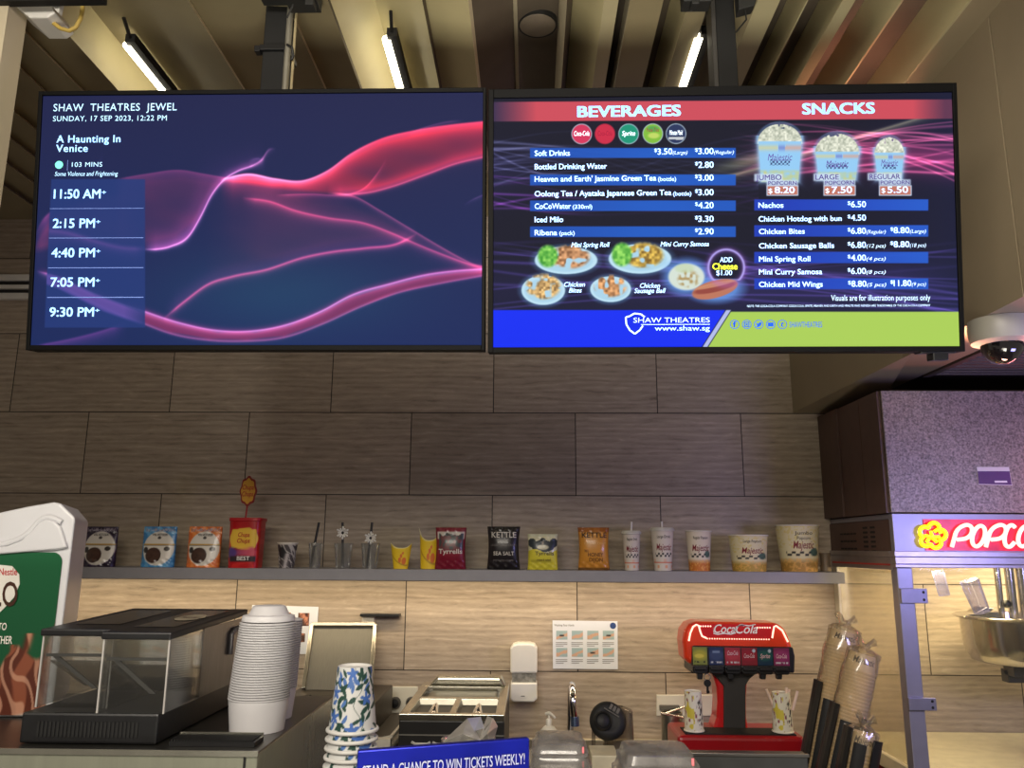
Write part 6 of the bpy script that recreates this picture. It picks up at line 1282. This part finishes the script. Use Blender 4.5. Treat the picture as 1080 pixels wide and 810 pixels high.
# blue card
YL, YR = 1.14, 1.20; cL, cR = np.array(at(377.5, 792, YL)), np.array(at(558.5, 778.5, YR)); ztop = (cL[2]+cR[2])/2
bl_ = thing('blue_card', 'shiny blue standing card with silver lettering at the bottom edge', 'counter card', tuple(((cL[0]+cR[0])/2, (YL+YR)/2, FZ)))
foilb = pm('blue_foil', (20, 30, 150), .24, .55, var=.35, scale=7, bump=.2)
nb_ = np.array([-(cR-cL)[1], (cR-cL)[0], 0]); nb_ /= np.linalg.norm(nb_)
A, B = cL.copy(), cR.copy(); A[2] = cL[2]; B[2] = cR[2]; A0, B0 = A.copy(), B.copy(); A0[2] = B0[2] = FZ+.001
m = MB(); m.hexa([tuple(q) for q in (A0, B0, B0+nb_*.012, A0+nb_*.012, A, B, B+nb_*.012, A+nb_*.012)]); m.build('card', foilb, bl_, bevel=.002)
m = MB(); dv = (B-A); Lc = np.linalg.norm(dv)
def bput(x, z): q = A+dv*x-nb_*.0012; return (q[0], q[1], q[2]+z)
letter(m, 'STAND A CHANCE TO WIN TICKETS WEEKLY!', .03, .97, -.0325, .0135, bput, bold=.005); m.build('lettering', pm('silver_ink', (190, 194, 214), .3, .4), bl_)
m = MB(); q0 = (A0+B0)/2+nb_*.013; m.hexa([tuple(q0+np.array(v)) for v in ((-.03, 0, 0), (.03, 0, 0), (.03, .1, 0), (-.03, .1, 0), (-.03, 0, .2), (.03, 0, .2), (.03, .004, .2), (-.03, .004, .2))]); m.build('strut', pm('card_grey', (150, 150, 150), .6), bl_)
# crumpled bag in a clear tub
GY = 1.46; gx = X(494, GY, 785); gz_ = float(at(494, 781, GY)[2]); k = mpp(494, 780, GY)
gt = thing('paper_liner_tub', 'clear tub with crumpled translucent paper behind the blue card', 'tub', (gx, GY, FZ))
MB().lathe([(0, .001), (20*k, .001), (27*k, gz_-FZ), (28.5*k, gz_-FZ+.003), (28.5*k, gz_-FZ-.002), (26*k, gz_-FZ-.004), (19*k, .004), (0, .004)], 36, (gx, GY, FZ), caps=False).build('tub', glassy('tub_plastic', tint=(220, 218, 212), fac=.08, rough=.12, haze=.14), gt, smooth=True)
lp = glassy('tissue', tint=(222, 220, 214), fac=.08, rough=.3, haze=.30, body=(208, 204, 196))
def sheet(pts, Y0, sag):
    m = MB(); P = [np.array(at(x, y, Y0+d)) for x, y, d in pts]; m.add([tuple(p) for p in P], [(0, 1, 4), (1, 2, 4), (2, 3, 4), (3, 0, 4)]); return m
for pts in ([(466, 783, 0), (493, 757.5, .03), (508, 782, -.02), (480, 794, -.01), (488, 774, -.025)], [(493, 757.5, .03), (507, 756, .04), (511, 768, .02), (503, 792, 0), (500, 771, -.0)], [(501, 786, -.02), (520, 757, .02), (525, 766, .03), (518, 792, 0), (514, 774, -.02)], [(505, 778, .02), (514, 755, .05), (521, 758, .03), (510, 790, .01), (511, 768, .0)]):
    sheet(pts, GY, 0).build('crumpled_sheet', lp, gt)
# clear takeaway containers
hz_ = glassy('container_plastic', tint=(206, 204, 202), fac=.07, rough=.16, haze=.26, body=(176, 172, 170))
def rr_ring(hx, hy, z, n=40, e=.28): return [(hx*math.copysign(abs(math.cos(t))**e, math.cos(t)), hy*math.copysign(abs(math.sin(t))**e, math.sin(t)), z) for t in np.linspace(0, 2*PI, n, endpoint=False)]
def container(label, px, ytop, w, Y, depth, hC_, pit, group, first, rest):
    k = mpp(px, ytop, Y); zt_ = float(at(px, ytop, Y)[2]); hx, hy = w/2*k, depth/2; cx_ = X(px, Y, ytop)
    r = thing('takeaway_container', first, 'food container', (0, 0, 0), group); m = MB(); n = 40
    prof = [(1.0, 0), (1.04, .002), (1.04, .006), (.98, .008), (.90, hC_*.55), (.93, hC_*.58), (.93, hC_*.66), (.86, hC_*.7), (.80, hC_), (.72, hC_+.002)]
    for q, (s_, z) in enumerate(prof): m.v += rr_ring(hx*s_, hy*s_, z)
    for q in range(len(prof)-1): m.f += [(q*n+i, q*n+(i+1) % n, (q+1)*n+(i+1) % n, (q+1)*n+i) for i in range(n)]; m.m += [0]*n
    m.f.append(tuple(range((len(prof)-1)*n, len(prof)*n))); m.m.append(0)
    m.build('shell', hz_, r, smooth=True)
    MB().box(hx*.70, hx*.76, -hy*.8-.001, -hy*.8, hC_*.72, hC_*.98).build('pink_mark', pm('pink_mark', (226, 110, 120), .4), r)
    r.location = (cx_, Y, zt_-hC_); i = 1
    while zt_-hC_-pit*i > FZ+.001 or i == 1:
        o = dup(r, (cx_, Y, zt_-hC_-pit*i), 0, rest); i += 1
        if o.location.z-pit < FZ: o.location.z = FZ+.001; break
container('', 590, 778.5, 62, 1.36, .13, .035, .020, 'clear containers stacked left', 'top clear plastic container of the stack between the blue card and the jug', 'clear plastic container below the top one, beside the blue card')
container('', 692, 789.5, 86, 1.32, .13, .040, .022, 'clear containers stacked right', 'top clear plastic container of the stack in front of the soda dispenser', 'clear plastic container below the top one, in front of the soda dispenser')

# ================================================================== LIGHT
def area(name, loc, target, sx, sy, power, col, spread=PI):
    l = bpy.data.lights.new(name, 'AREA'); l.shape = 'RECTANGLE'; l.size = sx; l.size_y = sy; l.energy = power; l.color = col; l.spread = spread
    o = bpy.data.objects.new(name, l); COL.objects.link(o); o.location = loc; o.rotation_euler = (Vector(target)-Vector(loc)).to_track_quat('-Z', 'Y').to_euler(); return o
area('shelf_led', ((xs0+xs1)/2, 3.475, SZ0-.010), ((xs0+xs1)/2, 3.59, SZ0-.3), xs1-xs0-.1, .03, 7.2, (1., .80, .52))
area('lobby_ceiling_light', (-.5, -.9, 3.0), (-.4, 2.6, 1.2), 2.4, 1., 98, (1., .91, .78))
area('popcorn_lamp', (XM+.5, 3.32, zs0-.06), (XM+.4, 3.5, DECK), .9, .1, 9, (1., .80, .46))
area('violet_added_light', (2.0, 1.7, 1.62), (1.7, 3., 1.85), .5, .25, 10, (.40, .38, 1.))  # added violet lamp, stands for unseen neon outside the frame
area('neon_glow', (XM+.7, MF-.05, zs1-.03), (XM+.1, 2.2, 2.6), .6, .06, 4, (1., .24, .26))
area('pink_soffit_fill', (1.62, 2.5, 1.74), (1.54, 2.5, 2.27), .16, .5, 4, (1., .45, .30), .5)  # added lamp with a narrow beam, tints the soffit band pink; no sign here
area('ceiling_fill_uplight', (.2, .2, .5), (.3, 2.7, 3.2), 2., .8, 12, (1., .95, .80), 1.1)  # added up-light to brighten the ceiling, in place of bounce from the floor
wd = bpy.data.worlds.new('world'); SC.world = wd; wd.use_nodes = True; bg = wd.node_tree.nodes['Background']; bg.inputs[0].default_value = (.95, .84, .70, 1); bg.inputs[1].default_value = .22
SC.view_settings.view_transform = 'Standard'; SC.view_settings.look = 'None'; SC.view_settings.exposure = 0; SC.view_settings.gamma = 1; SC.view_settings.use_curve_mapping = False
SC.cycles.use_denoising = True; SC.cycles.max_bounces = 10; SC.cycles.transparent_max_bounces = 24; SC.cycles.sample_clamp_indirect = 4
